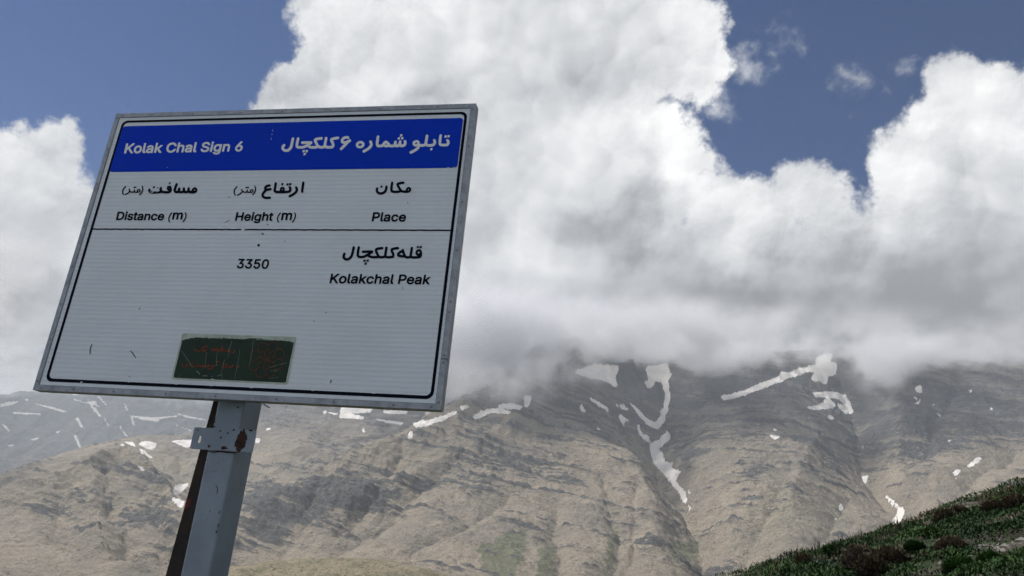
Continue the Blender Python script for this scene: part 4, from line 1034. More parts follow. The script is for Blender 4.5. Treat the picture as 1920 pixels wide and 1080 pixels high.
('persian distance','k','2570 6615 2630 6616 2632 6594 2581 6605 2573 6604 2572 6596 2578 6589 2609 6582 2633 6576 2636 6549 2572 6546 2569 6548 2563 6611 2564 6614;2814 6583 2823 6586 2834 6586 2855 6579 2872 6564 2880 6553 2884 6542 2885 6527 2872 6436 2868 6374 2868 6348 2871 6330 2873 6326 2880 6323 2903 6318 2917 6319 2929 6322 2927 6337 2925 6399 2926 6410 2931 6420 2937 6426 2953 6432 2968 6431 2980 6427 2990 6420 3001 6409 3008 6398 3013 6384 3015 6322 3018 6320 3030 6317 3048 6314 3077 6316 3093 6323 3080 6409 3083 6420 3088 6427 3104 6436 3118 6437 3130 6434 3143 6427 3155 6416 3162 6405 3166 6394 3178 6328 3184 6320 3199 6316 3228 6315 3238 6319 3252 6327 3243 6408 3248 6422 3255 6429 3263 6434 3277 6436 3292 6433 3309 6424 3321 6411 3327 6400 3330 6389 3338 6327 3341 6320 3347 6316 3361 6315 3371 6318 3402 6337 3402 6364 3410 6391 3420 6408 3438 6424 3457 6433 3481 6437 3507 6433 3531 6423 3541 6416 3562 6398 3578 6376 3589 6351 3594 6325 3593 6285 3588 6271 3573 6255 3558 6242 3539 6232 3488 6221 3460 6219 3394 6225 3379 6229 3350 6232 3306 6248 3291 6239 3267 6231 3239 6228 3203 6232 3176 6238 3160 6246 3116 6232 3089 6228 3067 6228 3041 6231 2999 6242 2950 6233 2922 6232 2896 6235 2868 6243 2836 6258 2827 6265 2806 6287 2787 6323 2780 6360 2781 6433 2787 6495 2798 6565 2804 6576;2600 6497 2621 6495 2633 6492 2654 6483 2674 6467 2692 6445 2701 6426 2708 6401 2720 6386 2726 6371 2732 6316 2729 6295 2722 6277 2703 6254 2687 6243 2664 6234 2630 6228 2601 6227 2565 6228 2472 6236 2442 6240 2418 6247 2324 6230 2217 6222 2111 6222 2074 6225 2043 6231 2011 6241 1977 6259 1958 6274 1943 6289 1924 6315 1915 6340 1914 6370 1915 6381 1919 6388 1928 6397 1938 6401 1952 6402 1972 6395 1983 6388 1991 6379 1998 6369 2002 6358 2004 6336 2006 6332 2013 6326 2026 6320 2038 6316 2080 6310 2084 6308 2085 6306 2068 6287 2018 6294 1984 6300 1978 6296 1980 6288 1988 6283 2050 6272 2052 6270 2043 6259 2044 6251 2050 6244 2058 6241 2065 6244 2084 6266 2107 6263 2114 6265 2115 6273 2110 6278 2103 6280 2100 6284 2119 6306 2174 6300 2181 6301 2186 6308 2248 6311 2250 6309 2210 6287 2209 6283 2211 6276 2216 6272 2222 6271 2305 6313 2319 6323 2305 6345 2294 6371 2290 6396 2294 6429 2298 6440 2305 6450 2315 6455 2325 6457 2337 6455 2349 6451 2362 6443 2372 6432 2379 6421 2383 6407 2380 6374 2383 6366 2400 6344 2408 6337 2421 6330 2437 6325 2460 6321 2545 6314 2600 6314 2621 6318 2633 6324 2611 6329 2590 6337 2571 6350 2563 6358 2551 6373 2541 6391 2534 6417 2535 6442 2540 6459 2550 6474 2568 6488 2585 6495;2097 6479 2119 6479 2125 6412 2122 6410 2082 6409 2058 6409 2051 6475 2053 6477;2228 6456 2237 6459 2242 6455 2239 6452;2193 6449 2195 6451 2243 6433 2245 6411 2239 6409 2198 6408;2622 6424 2612 6419 2608 6409 2610 6401 2618 6398 2627 6403 2632 6412 2630 6421;3493 6362 3483 6356 3478 6348 3475 6330 3479 6314 3492 6320 3521 6340 3517 6351 3511 6360 3503 6364'),
('persian metre','k','1659 6508 1673 6507 1687 6497 1727 6433 1742 6400 1749 6374 1752 6345 1750 6312 1745 6286 1737 6260 1725 6235 1691 6180 1682 6172 1671 6172 1658 6178 1650 6187 1646 6202 1648 6209 1682 6264 1692 6286 1699 6308 1703 6330 1704 6356 1702 6378 1696 6400 1688 6419 1648 6486 1647 6493 1649 6500;1090 6497 1101 6495 1114 6486 1121 6475 1122 6464 1086 6408 1077 6390 1069 6368 1065 6327 1067 6309 1073 6286 1082 6268 1121 6205 1122 6198 1119 6189 1113 6184 1106 6182 1095 6184 1081 6194 1040 6257 1027 6287 1020 6313 1017 6339 1018 6368 1023 6393 1031 6417 1043 6440 1077 6491 1083 6496;1423 6469 1457 6471 1465 6470 1479 6461 1486 6450 1486 6436 1479 6428 1438 6423 1398 6421 1384 6428 1378 6436 1374 6443 1374 6454 1382 6464;1239 6404 1246 6406 1254 6405 1269 6396 1275 6389 1292 6348 1300 6334 1311 6322 1325 6313 1349 6307 1371 6306 1429 6309 1423 6362 1430 6373 1440 6375 1448 6374 1457 6369 1467 6358 1476 6310 1486 6304 1506 6301 1538 6304 1529 6331 1529 6348 1534 6365 1544 6379 1555 6388 1572 6394 1586 6396 1610 6391 1622 6386 1636 6376 1651 6360 1662 6338 1665 6323 1665 6308 1661 6294 1655 6283 1640 6269 1623 6263 1609 6261 1594 6263 1522 6255 1500 6257 1471 6265 1392 6260 1362 6261 1335 6265 1301 6278 1289 6252 1273 6235 1251 6220 1180 6183 1170 6182 1161 6184 1152 6190 1145 6201 1142 6212 1147 6222 1221 6262 1237 6274 1248 6285 1254 6296 1256 6326 1231 6385 1232 6396;1584 6350 1578 6344 1574 6335 1574 6324 1576 6316 1582 6309 1589 6305 1597 6304 1608 6306 1616 6312 1620 6320 1621 6331 1620 6338 1615 6346 1606 6351 1594 6353'),
('latin distance','k','1379 5622 1394 5625 1409 5622 1422 5615 1432 5604 1437 5589 1436 5575 1429 5565 1417 5557 1403 5555 1387 5558 1374 5566 1363 5579 1360 5590 1361 5604 1367 5614;1086 5619 1193 5618 1236 5611 1257 5604 1283 5590 1301 5575 1314 5561 1330 5535 1341 5506 1347 5470 1346 5438 1341 5409 1329 5384 1313 5363 1294 5348 1265 5334 1224 5326 1110 5325 1102 5327 1095 5334 1092 5341 1076 5608 1078 5615;1686 5593 1695 5595 1728 5595 1737 5593 1742 5589 1746 5582 1748 5550 1752 5547 1782 5546 1788 5542 1793 5535 1796 5503 1793 5496 1786 5492 1752 5492 1757 5385 1758 5377 1761 5375 1786 5377 1797 5370 1801 5363 1808 5338 1808 5327 1801 5323 1780 5320 1758 5321 1742 5325 1730 5330 1717 5338 1707 5349 1700 5359 1694 5381 1688 5492 1669 5493 1662 5496 1655 5503 1653 5510 1652 5539 1654 5545 1661 5547 1683 5547 1685 5550 1683 5586;1147 5561 1145 5557 1155 5384 1160 5381 1211 5382 1231 5387 1249 5395 1262 5406 1270 5416 1280 5445 1282 5467 1280 5488 1276 5506 1268 5524 1252 5543 1239 5551 1226 5556 1199 5561;1537 5550 1554 5551 1576 5549 1596 5544 1613 5537 1626 5528 1640 5514 1649 5499 1655 5485 1653 5478 1649 5475 1614 5468 1602 5471 1586 5491 1573 5496 1559 5496 1545 5494 1535 5488 1530 5481 1532 5474 1541 5469 1603 5454 1628 5444 1648 5427 1656 5417 1661 5406 1664 5388 1663 5374 1658 5359 1649 5347 1637 5336 1621 5328 1605 5323 1584 5319 1543 5321 1523 5326 1506 5334 1493 5343 1480 5356 1471 5370 1464 5388 1466 5395 1470 5398 1508 5406 1516 5404 1520 5401 1533 5381 1550 5375 1564 5374 1579 5376 1591 5381 1598 5388 1599 5395 1596 5399 1589 5402 1531 5415 1502 5427 1483 5443 1475 5452 1470 5463 1466 5478 1466 5496 1471 5510 1478 5521 1489 5532 1502 5540 1519 5546;1372 5546 1379 5549 1419 5548 1428 5543 1433 5535 1444 5334 1441 5327 1433 5324 1396 5324 1388 5328 1381 5338 1369 5539;1873 5546 1908 5548 1944 5542 1959 5536 1972 5528 1985 5517 1993 5506 2001 5488 2005 5471 2011 5328 2004 5322 1968 5322 1961 5323 1951 5330 1935 5323 1922 5319 1900 5318 1882 5319 1861 5324 1842 5333 1826 5345 1815 5360 1806 5381 1805 5406 1809 5424 1822 5440 1838 5450 1858 5457 1935 5467 1942 5471 1940 5481 1936 5487 1928 5492 1916 5494 1899 5493 1885 5488 1873 5479 1866 5467 1859 5464 1820 5474 1809 5481 1806 5488 1807 5496 1814 5509 1823 5521 1846 5537;2128 5546 2159 5546 2175 5544 2191 5538 2213 5523 2223 5512 2231 5499 2238 5481 2241 5463 2247 5332 2245 5324 2236 5321 2200 5321 2192 5324 2188 5328 2184 5339 2179 5460 2176 5474 2168 5485 2157 5490 2138 5491 2125 5488 2110 5477 2104 5467 2102 5456 2107 5328 2105 5324 2099 5321 2062 5321 2055 5323 2046 5331 2044 5338 2035 5535 2037 5542 2044 5545 2084 5544 2098 5534 2113 5542;2361 5546 2384 5545 2402 5542 2419 5537 2436 5528 2451 5517 2464 5503 2475 5485 2478 5471 2477 5467 2471 5463 2433 5455 2423 5460 2412 5478 2400 5487 2388 5490 2373 5491 2353 5485 2344 5478 2336 5467 2329 5442 2330 5414 2334 5399 2340 5389 2350 5379 2358 5374 2370 5371 2384 5371 2398 5374 2410 5381 2425 5405 2432 5407 2455 5402 2475 5396 2481 5389 2483 5382 2476 5364 2466 5348 2452 5335 2433 5325 2413 5318 2378 5316 2355 5319 2339 5324 2324 5332 2309 5342 2297 5353 2286 5367 2272 5396 2265 5424 2266 5456 2273 5487 2288 5511 2309 5529 2334 5541;2569 5542 2596 5545 2626 5541 2650 5532 2673 5517 2690 5499 2703 5474 2710 5449 2712 5417 2710 5410 2702 5406 2558 5407 2560 5396 2567 5385 2575 5378 2585 5373 2597 5370 2611 5370 2625 5372 2634 5376 2643 5384 2650 5397 2656 5400 2693 5392 2703 5389 2710 5378 2708 5368 2701 5353 2690 5341 2675 5330 2660 5322 2643 5318 2608 5315 2574 5321 2545 5334 2532 5344 2519 5357 2503 5382 2494 5410 2491 5442 2495 5471 2505 5496 2522 5517 2545 5534;2593 5489 2574 5481 2565 5473 2559 5464 2562 5460 2605 5460 2644 5460 2644 5464 2636 5477 2626 5485 2611 5489;1942 5414 1897 5408 1877 5402 1870 5395 1868 5388 1870 5381 1877 5376 1889 5373 1903 5372 1917 5375 1927 5379 1936 5386 1942 5395 1945 5410'),
('metre letter','k','2984 5586 3029 5586 3036 5583 3042 5575 3056 5583 3071 5588 3089 5590 3107 5589 3122 5585 3134 5579 3147 5570 3157 5560 3181 5578 3210 5587 3228 5588 3246 5587 3262 5583 3278 5575 3293 5565 3306 5551 3316 5533 3321 5515 3324 5497 3330 5352 3328 5345 3320 5342 3281 5342 3271 5345 3265 5352 3263 5359 3256 5504 3254 5515 3249 5521 3237 5527 3222 5529 3208 5526 3199 5521 3192 5515 3187 5504 3187 5476 3193 5352 3188 5344 3181 5343 3142 5343 3134 5347 3128 5352 3126 5359 3118 5512 3115 5519 3107 5526 3097 5529 3086 5530 3073 5527 3063 5522 3053 5512 3049 5501 3055 5351 3052 5347 3046 5344 3006 5344 2999 5346 2992 5352 2988 5363 2977 5576 2979 5583'),
('bracket','k','2909 5590 2920 5593 2932 5590 2943 5579 2946 5569 2946 5562 2918 5493 2909 5466 2904 5441 2902 5412 2902 5387 2905 5366 2910 5345 2918 5327 2949 5278 2949 5267 2944 5259 2937 5256 2930 5256 2923 5258 2915 5264 2882 5313 2868 5345 2862 5366 2859 5395 2858 5426 2861 5455 2867 5484 2876 5515 2904 5583;3368 5590 3377 5593 3384 5592 3395 5586 3402 5578 3432 5526 3443 5501 3450 5473 3454 5444 3454 5413 3450 5384 3443 5356 3432 5328 3399 5268 3394 5262 3384 5260 3372 5265 3361 5275 3358 5286 3360 5293 3392 5353 3402 5377 3408 5402 3411 5427 3411 5452 3408 5473 3402 5498 3395 5515 3362 5572 3363 5583'),
('persian height','k','6982 6596 6993 6599 7003 6598 7022 6591 7030 6584 7037 6575 7044 6557 7060 6253 7055 6235 7049 6228 7041 6223 7031 6221 7021 6222 7002 6229 6994 6236 6986 6246 6980 6264 6963 6565 6964 6575 6969 6585 6974 6591;6103 6583 6121 6584 6140 6577 6154 6565 6163 6547 6165 6536 6172 6333 6178 6308 6189 6302 6221 6297 6301 6294 6304 6296 6294 6318 6290 6343 6291 6364 6297 6385 6309 6403 6324 6416 6343 6425 6362 6427 6387 6424 6410 6413 6428 6399 6442 6381 6454 6356 6458 6334 6457 6310 6453 6296 6454 6293 6555 6300 6571 6303 6582 6309 6589 6316 6593 6326 6593 6337 6590 6348 6562 6401 6558 6415 6559 6426 6565 6439 6574 6446 6583 6450 6597 6451 6615 6444 6631 6429 6664 6368 6674 6336 6676 6308 6670 6280 6657 6255 6636 6235 6614 6224 6585 6217 6461 6208 6379 6208 6231 6213 6203 6217 6182 6222 6152 6235 6128 6252 6107 6280 6095 6312 6090 6341 6088 6373 6082 6555 6084 6565 6088 6572 6095 6579;6310 6553 6371 6555 6374 6552 6376 6484 6376 6482 6369 6481 6308 6478 6305 6481 6303 6551;6567 6550 6628 6553 6631 6550 6632 6482 6632 6480 6625 6479 6564 6476 6562 6479 6560 6549;6485 6544 6540 6546 6543 6543 6545 6472 6535 6472 6477 6469 6474 6473 6473 6542;5898 6513 5932 6515 5943 6512 5955 6506 5966 6495 5972 6484 5977 6470 5976 6455 5968 6441 5956 6433 5906 6427 5884 6417 5862 6396 5857 6385 5858 6378 5872 6377 5906 6380 5975 6396 5992 6395 6008 6387 6023 6373 6031 6355 6031 6337 6024 6323 6012 6314 5956 6301 5900 6293 5897 6291 5863 6255 5837 6218 5819 6176 5818 6161 5819 6151 5825 6140 5838 6126 5854 6116 5869 6111 5915 6103 5936 6102 5977 6104 6024 6108 6039 6104 6050 6096 6063 6082 6069 6065 6069 6047 6060 6033 6045 6025 5981 6019 5950 6019 5894 6024 5864 6030 5836 6040 5801 6061 5775 6083 5755 6109 5738 6148 5734 6183 5738 6211 5748 6240 5761 6268 5776 6293 5801 6325 5801 6328 5786 6350 5775 6378 5773 6407 5779 6436 5794 6460 5811 6478 5830 6493 5855 6505 5875 6511;6784 6442 6795 6444 6806 6443 6817 6438 6829 6430 6837 6419 6869 6363 6879 6335 6883 6307 6881 6279 6875 6254 6864 6229 6849 6205 6832 6184 6811 6163 6766 6126 6680 6076 6668 6073 6657 6074 6646 6078 6633 6087 6625 6097 6619 6108 6617 6122 6618 6132 6622 6143 6629 6150 6693 6187 6734 6216 6766 6246 6779 6262 6790 6279 6800 6307 6801 6321 6800 6332 6796 6343 6767 6392 6763 6410 6765 6421 6770 6431 6776 6438;6377 6357 6370 6354 6364 6349 6360 6339 6361 6325 6364 6320 6371 6317 6377 6319 6383 6324 6389 6335 6388 6346 6385 6353 6380 6356'),
('persian metre','k','5453 6473 5467 6472 5479 6462 5517 6397 5530 6365 5537 6336 5539 6311 5536 6279 5531 6254 5523 6229 5510 6205 5479 6158 5471 6152 5460 6151 5448 6157 5441 6166 5438 6180 5441 6187 5471 6233 5482 6255 5492 6294 5495 6319 5493 6340 5487 6365 5479 6383 5444 6444 5441 6451 5441 6459 5443 6466;4874 6463 4887 6460 4896 6453 4900 6445 4902 6434 4900 6427 4867 6377 4856 6355 4849 6331 4847 6312 4847 6291 4851 6266 4858 6244 4868 6223 4905 6158 4906 6147 4903 6142 4897 6137 4887 6135 4875 6139 4867 6148 4828 6212 4815 6241 4808 6266 4803 6298 4802 6323 4805 6349 4814 6379 4826 6404 4860 6456 4866 6461;5240 6435 5263 6436 5274 6431 5281 6424 5285 6417 5286 6406 5284 6399 5279 6394 5272 6392 5210 6389 5186 6389 5174 6394 5166 6403 5164 6411 5163 6418 5166 6425 5176 6432;5038 6365 5051 6368 5062 6364 5070 6357 5097 6321 5118 6301 5143 6284 5158 6278 5172 6276 5190 6276 5227 6282 5229 6285 5220 6331 5223 6342 5230 6347 5240 6348 5248 6346 5260 6335 5263 6327 5270 6292 5276 6280 5288 6274 5316 6273 5336 6275 5338 6277 5334 6298 5335 6316 5339 6327 5346 6338 5358 6349 5374 6357 5391 6359 5405 6357 5420 6351 5441 6335 5450 6323 5458 6305 5461 6290 5460 6273 5455 6258 5448 6248 5435 6236 5419 6230 5402 6229 5380 6234 5336 6229 5308 6229 5290 6231 5260 6241 5203 6232 5179 6232 5153 6236 5131 6245 5114 6255 5111 6255 5094 6224 5080 6207 5062 6189 5039 6172 4981 6135 4971 6133 4960 6136 4950 6144 4945 6154 4945 6165 4948 6172 5009 6211 5030 6227 5055 6254 5073 6286 5073 6289 5064 6300 5035 6340 5032 6354;5393 6317 5384 6312 5378 6305 5375 6298 5375 6287 5378 6280 5393 6270 5403 6270 5412 6276 5418 6283 5420 6291 5419 6301 5416 6309 5411 6313 5403 6317'),
('latin height','k','5597 5600 5613 5602 5626 5600 5638 5593 5647 5582 5652 5568 5650 5554 5643 5544 5631 5537 5617 5535 5603 5537 5591 5544 5582 5554 5577 5568 5579 5582 5586 5593;5064 5593 5071 5595 5109 5595 5117 5592 5122 5586 5124 5579 5125 5485 5128 5482 5131 5482 5252 5482 5252 5589 5258 5594 5264 5595 5299 5595 5305 5593 5310 5589 5314 5579 5318 5318 5315 5311 5311 5308 5270 5308 5262 5311 5256 5318 5253 5422 5253 5425 5250 5426 5127 5426 5128 5314 5125 5310 5119 5307 5081 5307 5074 5309 5068 5314 5065 5324 5060 5583 5061 5590;5924 5592 5929 5594 5966 5594 5976 5589 5981 5578 5981 5519 5982 5518 5998 5525 6011 5529 6031 5531 6048 5529 6062 5526 6077 5519 6089 5511 6101 5499 6113 5478 6118 5454 6119 5319 6117 5313 6111 5309 6074 5309 6065 5312 6060 5319 6058 5426 6057 5457 6054 5464 6047 5471 6035 5475 6022 5476 6009 5474 5996 5467 5985 5455 5982 5440 5981 5315 5978 5311 5972 5309 5938 5309 5931 5310 5925 5315 5921 5326 5920 5582 5921 5589;6170 5575 6205 5575 6212 5572 6217 5568 6219 5561 6220 5530 6225 5528 6252 5527 6259 5523 6263 5516 6263 5485 6260 5478 6256 5476 6220 5474 6220 5371 6222 5361 6229 5360 6249 5362 6258 5357 6262 5350 6268 5323 6266 5313 6256 5309 6236 5307 6219 5308 6205 5311 6190 5317 6179 5325 6170 5336 6164 5347 6159 5371 6159 5474 6141 5475 6130 5481 6127 5488 6126 5516 6127 5523 6133 5527 6157 5528 6159 5530 6160 5568 6164 5574;5436 5530 5464 5530 5489 5525 5512 5515 5533 5499 5547 5479 5557 5457 5562 5433 5563 5405 5560 5398 5552 5394 5408 5394 5411 5384 5417 5373 5425 5366 5436 5360 5461 5358 5474 5359 5487 5365 5495 5373 5503 5385 5507 5387 5513 5388 5552 5378 5559 5370 5560 5363 5554 5349 5544 5335 5533 5325 5518 5316 5486 5306 5449 5304 5416 5311 5389 5326 5378 5335 5367 5348 5353 5373 5346 5401 5345 5436 5352 5465 5364 5488 5383 5509 5407 5523;5757 5530 5779 5530 5796 5528 5811 5522 5827 5513 5828 5523 5832 5526 5837 5528 5875 5527 5885 5519 5887 5512 5888 5315 5885 5289 5873 5267 5856 5250 5831 5239 5798 5232 5761 5233 5732 5240 5708 5253 5696 5263 5687 5273 5681 5284 5681 5294 5686 5298 5716 5313 5727 5311 5740 5297 5749 5291 5760 5287 5774 5285 5794 5286 5810 5291 5821 5300 5826 5310 5827 5323 5801 5313 5778 5311 5750 5314 5728 5321 5710 5332 5696 5346 5683 5363 5675 5384 5670 5408 5670 5436 5674 5460 5683 5481 5697 5500 5714 5515 5736 5525;5589 5526 5595 5528 5633 5528 5640 5523 5645 5516 5647 5318 5642 5310 5636 5308 5598 5309 5590 5314 5586 5322 5584 5516 5585 5523;5442 5475 5424 5466 5411 5450 5414 5447 5417 5447 5462 5447 5496 5447 5498 5450 5493 5460 5484 5469 5473 5475 5459 5477;5767 5475 5749 5465 5736 5446 5731 5422 5733 5398 5740 5381 5752 5370 5770 5365 5793 5366 5803 5370 5812 5377 5822 5392 5827 5415 5825 5443 5817 5460 5805 5471 5787 5476'),
('metre letter','k','6535 5572 6573 5571 6580 5569 6589 5560 6604 5568 6620 5573 6636 5575 6654 5574 6668 5570 6679 5564 6691 5556 6699 5547 6703 5547 6714 5557 6727 5565 6754 5573 6771 5574 6788 5573 6802 5569 6817 5563 6832 5553 6846 5537 6856 5520 6860 5503 6862 5482 6864 5338 6862 5331 6853 5326 6813 5327 6806 5330 6801 5338 6797 5489 6796 5499 6792 5506 6783 5511 6769 5515 6756 5514 6743 5510 6735 5503 6730 5495 6727 5485 6727 5468 6729 5337 6725 5330 6719 5327 6679 5327 6671 5331 6665 5337 6661 5496 6659 5503 6653 5509 6642 5514 6631 5516 6618 5514 6606 5508 6597 5499 6592 5485 6592 5334 6588 5329 6582 5327 6545 5327 6538 5329 6530 5337 6528 5344 6524 5558 6527 5568'),
('bracket','k','6453 5584 6465 5587 6476 5583 6485 5573 6487 5560 6455 5497 6445 5473 6439 5449 6435 5425 6434 5397 6436 5377 6441 5356 6450 5335 6486 5270 6486 5260 6482 5253 6473 5248 6463 5250 6455 5255 6448 5263 6415 5322 6403 5349 6397 5377 6394 5404 6395 5439 6399 5466 6406 5492 6418 5520 6449 5580;6909 5583 6915 5586 6926 5585 6933 5581 6940 5573 6967 5521 6975 5497 6980 5470 6981 5442 6979 5411 6975 5381 6968 5353 6958 5322 6926 5254 6918 5250 6911 5250 6904 5252 6895 5261 6891 5271 6892 5281 6920 5343 6929 5370 6936 5398 6941 5449 6940 5473 6935 5497 6929 5515 6903 5566 6904 5577'),
('persian place','k','9746 6571 9763 6573 9780 6567 9795 6553 9803 6535 9804 6425 9807 6335 9811 6311 9816 6297 9819 6293 9830 6287 9847 6281 9880 6276 9922 6275 9979 6277 10004 6283 10009 6285 10011 6289 9917 6421 9903 6452 9900 6465 9900 6493 9904 6503 9915 6521 9922 6527 9942 6540 9967 6550 9995 6558 10020 6563 10096 6570 10109 6568 10123 6561 10136 6546 10140 6536 10142 6526 10139 6508 10128 6495 10114 6489 10044 6482 10019 6477 9999 6471 9978 6461 10070 6330 10094 6303 10112 6290 10126 6286 10165 6280 10207 6279 10209 6281 10206 6305 10210 6332 10219 6354 10229 6369 10241 6380 10262 6391 10284 6395 10306 6392 10327 6382 10348 6364 10365 6338 10371 6317 10374 6297 10371 6270 10364 6251 10354 6235 10336 6218 10318 6209 10296 6206 10282 6198 10202 6198 10147 6202 10097 6214 10080 6223 10077 6223 10041 6207 10003 6197 9959 6194 9911 6194 9862 6197 9836 6203 9812 6211 9787 6225 9765 6244 9748 6270 9736 6304 9730 6339 9727 6439 9727 6543 9733 6560;9594 6444 9607 6444 9621 6440 9631 6433 9642 6419 9647 6405 9654 6357 9654 6329 9650 6302 9644 6277 9632 6240 9618 6215 9599 6192 9573 6171 9540 6156 9515 6148 9486 6144 9454 6145 9417 6153 9390 6164 9368 6178 9342 6201 9320 6231 9307 6256 9302 6270 9297 6287 9294 6311 9301 6366 9306 6377 9314 6384 9323 6388 9336 6389 9346 6386 9357 6380 9365 6373 9373 6361 9377 6342 9373 6300 9374 6290 9377 6279 9384 6266 9392 6254 9404 6243 9414 6236 9432 6230 9448 6227 9468 6226 9490 6229 9509 6235 9527 6244 9541 6255 9552 6268 9563 6288 9573 6326 9576 6347 9576 6364 9570 6406 9571 6420 9579 6435;9432 6442 9490 6444 9492 6441 9491 6379 9488 6376 9433 6373 9430 6373 9427 6376 9428 6438 9429 6441;10290 6322 10284 6318 10278 6311 10274 6294 10275 6287 10279 6280 10283 6278 10290 6278 10301 6288 10306 6304 10305 6314 10300 6321 10297 6323'),
('latin place','k','9336 5588 9344 5591 9444 5590 9463 5589 9483 5585 9503 5578 9521 5567 9537 5551 9547 5534 9555 5507 9555 5480 9549 5453 9535 5429 9515 5412 9492 5400 9460 5394 9429 5393 9391 5392 9388 5305 9385 5299 9379 5296 9341 5296 9334 5299 9328 5305 9326 5312 9332 5578;9590 5588 9633 5588 9639 5584 9643 5578 9638 5349 9640 5348 9659 5348 9663 5346 9668 5339 9675 5306 9672 5299 9667 5296 9635 5293 9622 5295 9609 5299 9598 5305 9591 5312 9584 5322 9579 5336 9578 5356 9583 5578 9585 5584;9394 5534 9392 5453 9394 5450 9452 5450 9464 5452 9476 5458 9487 5470 9494 5490 9491 5510 9488 5517 9482 5524 9472 5530 9455 5533;9762 5520 9793 5521 9812 5518 9826 5513 9839 5507 9850 5499 9859 5490 9867 5477 9873 5460 9875 5440 9870 5299 9867 5295 9861 5293 9826 5293 9819 5295 9812 5303 9794 5294 9779 5290 9760 5289 9737 5291 9717 5297 9700 5308 9686 5322 9677 5339 9673 5359 9675 5383 9683 5399 9697 5414 9712 5422 9730 5428 9808 5439 9815 5443 9814 5453 9810 5460 9801 5465 9791 5467 9772 5466 9757 5461 9746 5453 9738 5441 9732 5438 9692 5448 9685 5453 9682 5460 9683 5467 9692 5483 9704 5496 9730 5512;9983 5517 10003 5519 10025 5519 10045 5515 10065 5506 10082 5495 10096 5480 10106 5463 10111 5447 10108 5440 10103 5437 10066 5429 10056 5433 10048 5450 10041 5457 10033 5461 10020 5464 10007 5464 9995 5462 9986 5458 9978 5451 9970 5441 9964 5430 9960 5416 9958 5400 9959 5386 9962 5373 9967 5363 9974 5353 9986 5345 10000 5342 10015 5343 10027 5346 10036 5351 10045 5360 10054 5376 10061 5379 10100 5369 10106 5363 10108 5353 10099 5333 10083 5314 10062 5300 10042 5292 10007 5288 9985 5290 9968 5294 9951 5302 9937 5312 9923 5326 9914 5339 9903 5366 9899 5390 9900 5423 9908 5453 9921 5477 9937 5494 9960 5509;10218 5517 10244 5517 10270 5512 10294 5501 10311 5486 10325 5467 10334 5443 10338 5417 10337 5387 10333 5380 10326 5378 10187 5379 10184 5378 10184 5376 10190 5360 10197 5351 10208 5345 10221 5341 10234 5340 10249 5343 10261 5348 10269 5355 10277 5367 10283 5371 10325 5361 10332 5353 10333 5347 10326 5332 10316 5317 10304 5307 10290 5298 10272 5291 10257 5288 10238 5286 10219 5287 10190 5294 10176 5300 10162 5309 10143 5330 10135 5343 10129 5356 10123 5386 10124 5420 10132 5450 10145 5475 10165 5495 10191 5510;10217 5460 10200 5449 10188 5433 10243 5432 10275 5432 10276 5433 10276 5437 10268 5450 10258 5458 10248 5462 10232 5463;9809 5386 9762 5380 9741 5373 9736 5368 9733 5359 9735 5353 9742 5347 9755 5344 9768 5343 9780 5345 9792 5350 9804 5358 9811 5369 9813 5383 9813 5386'),
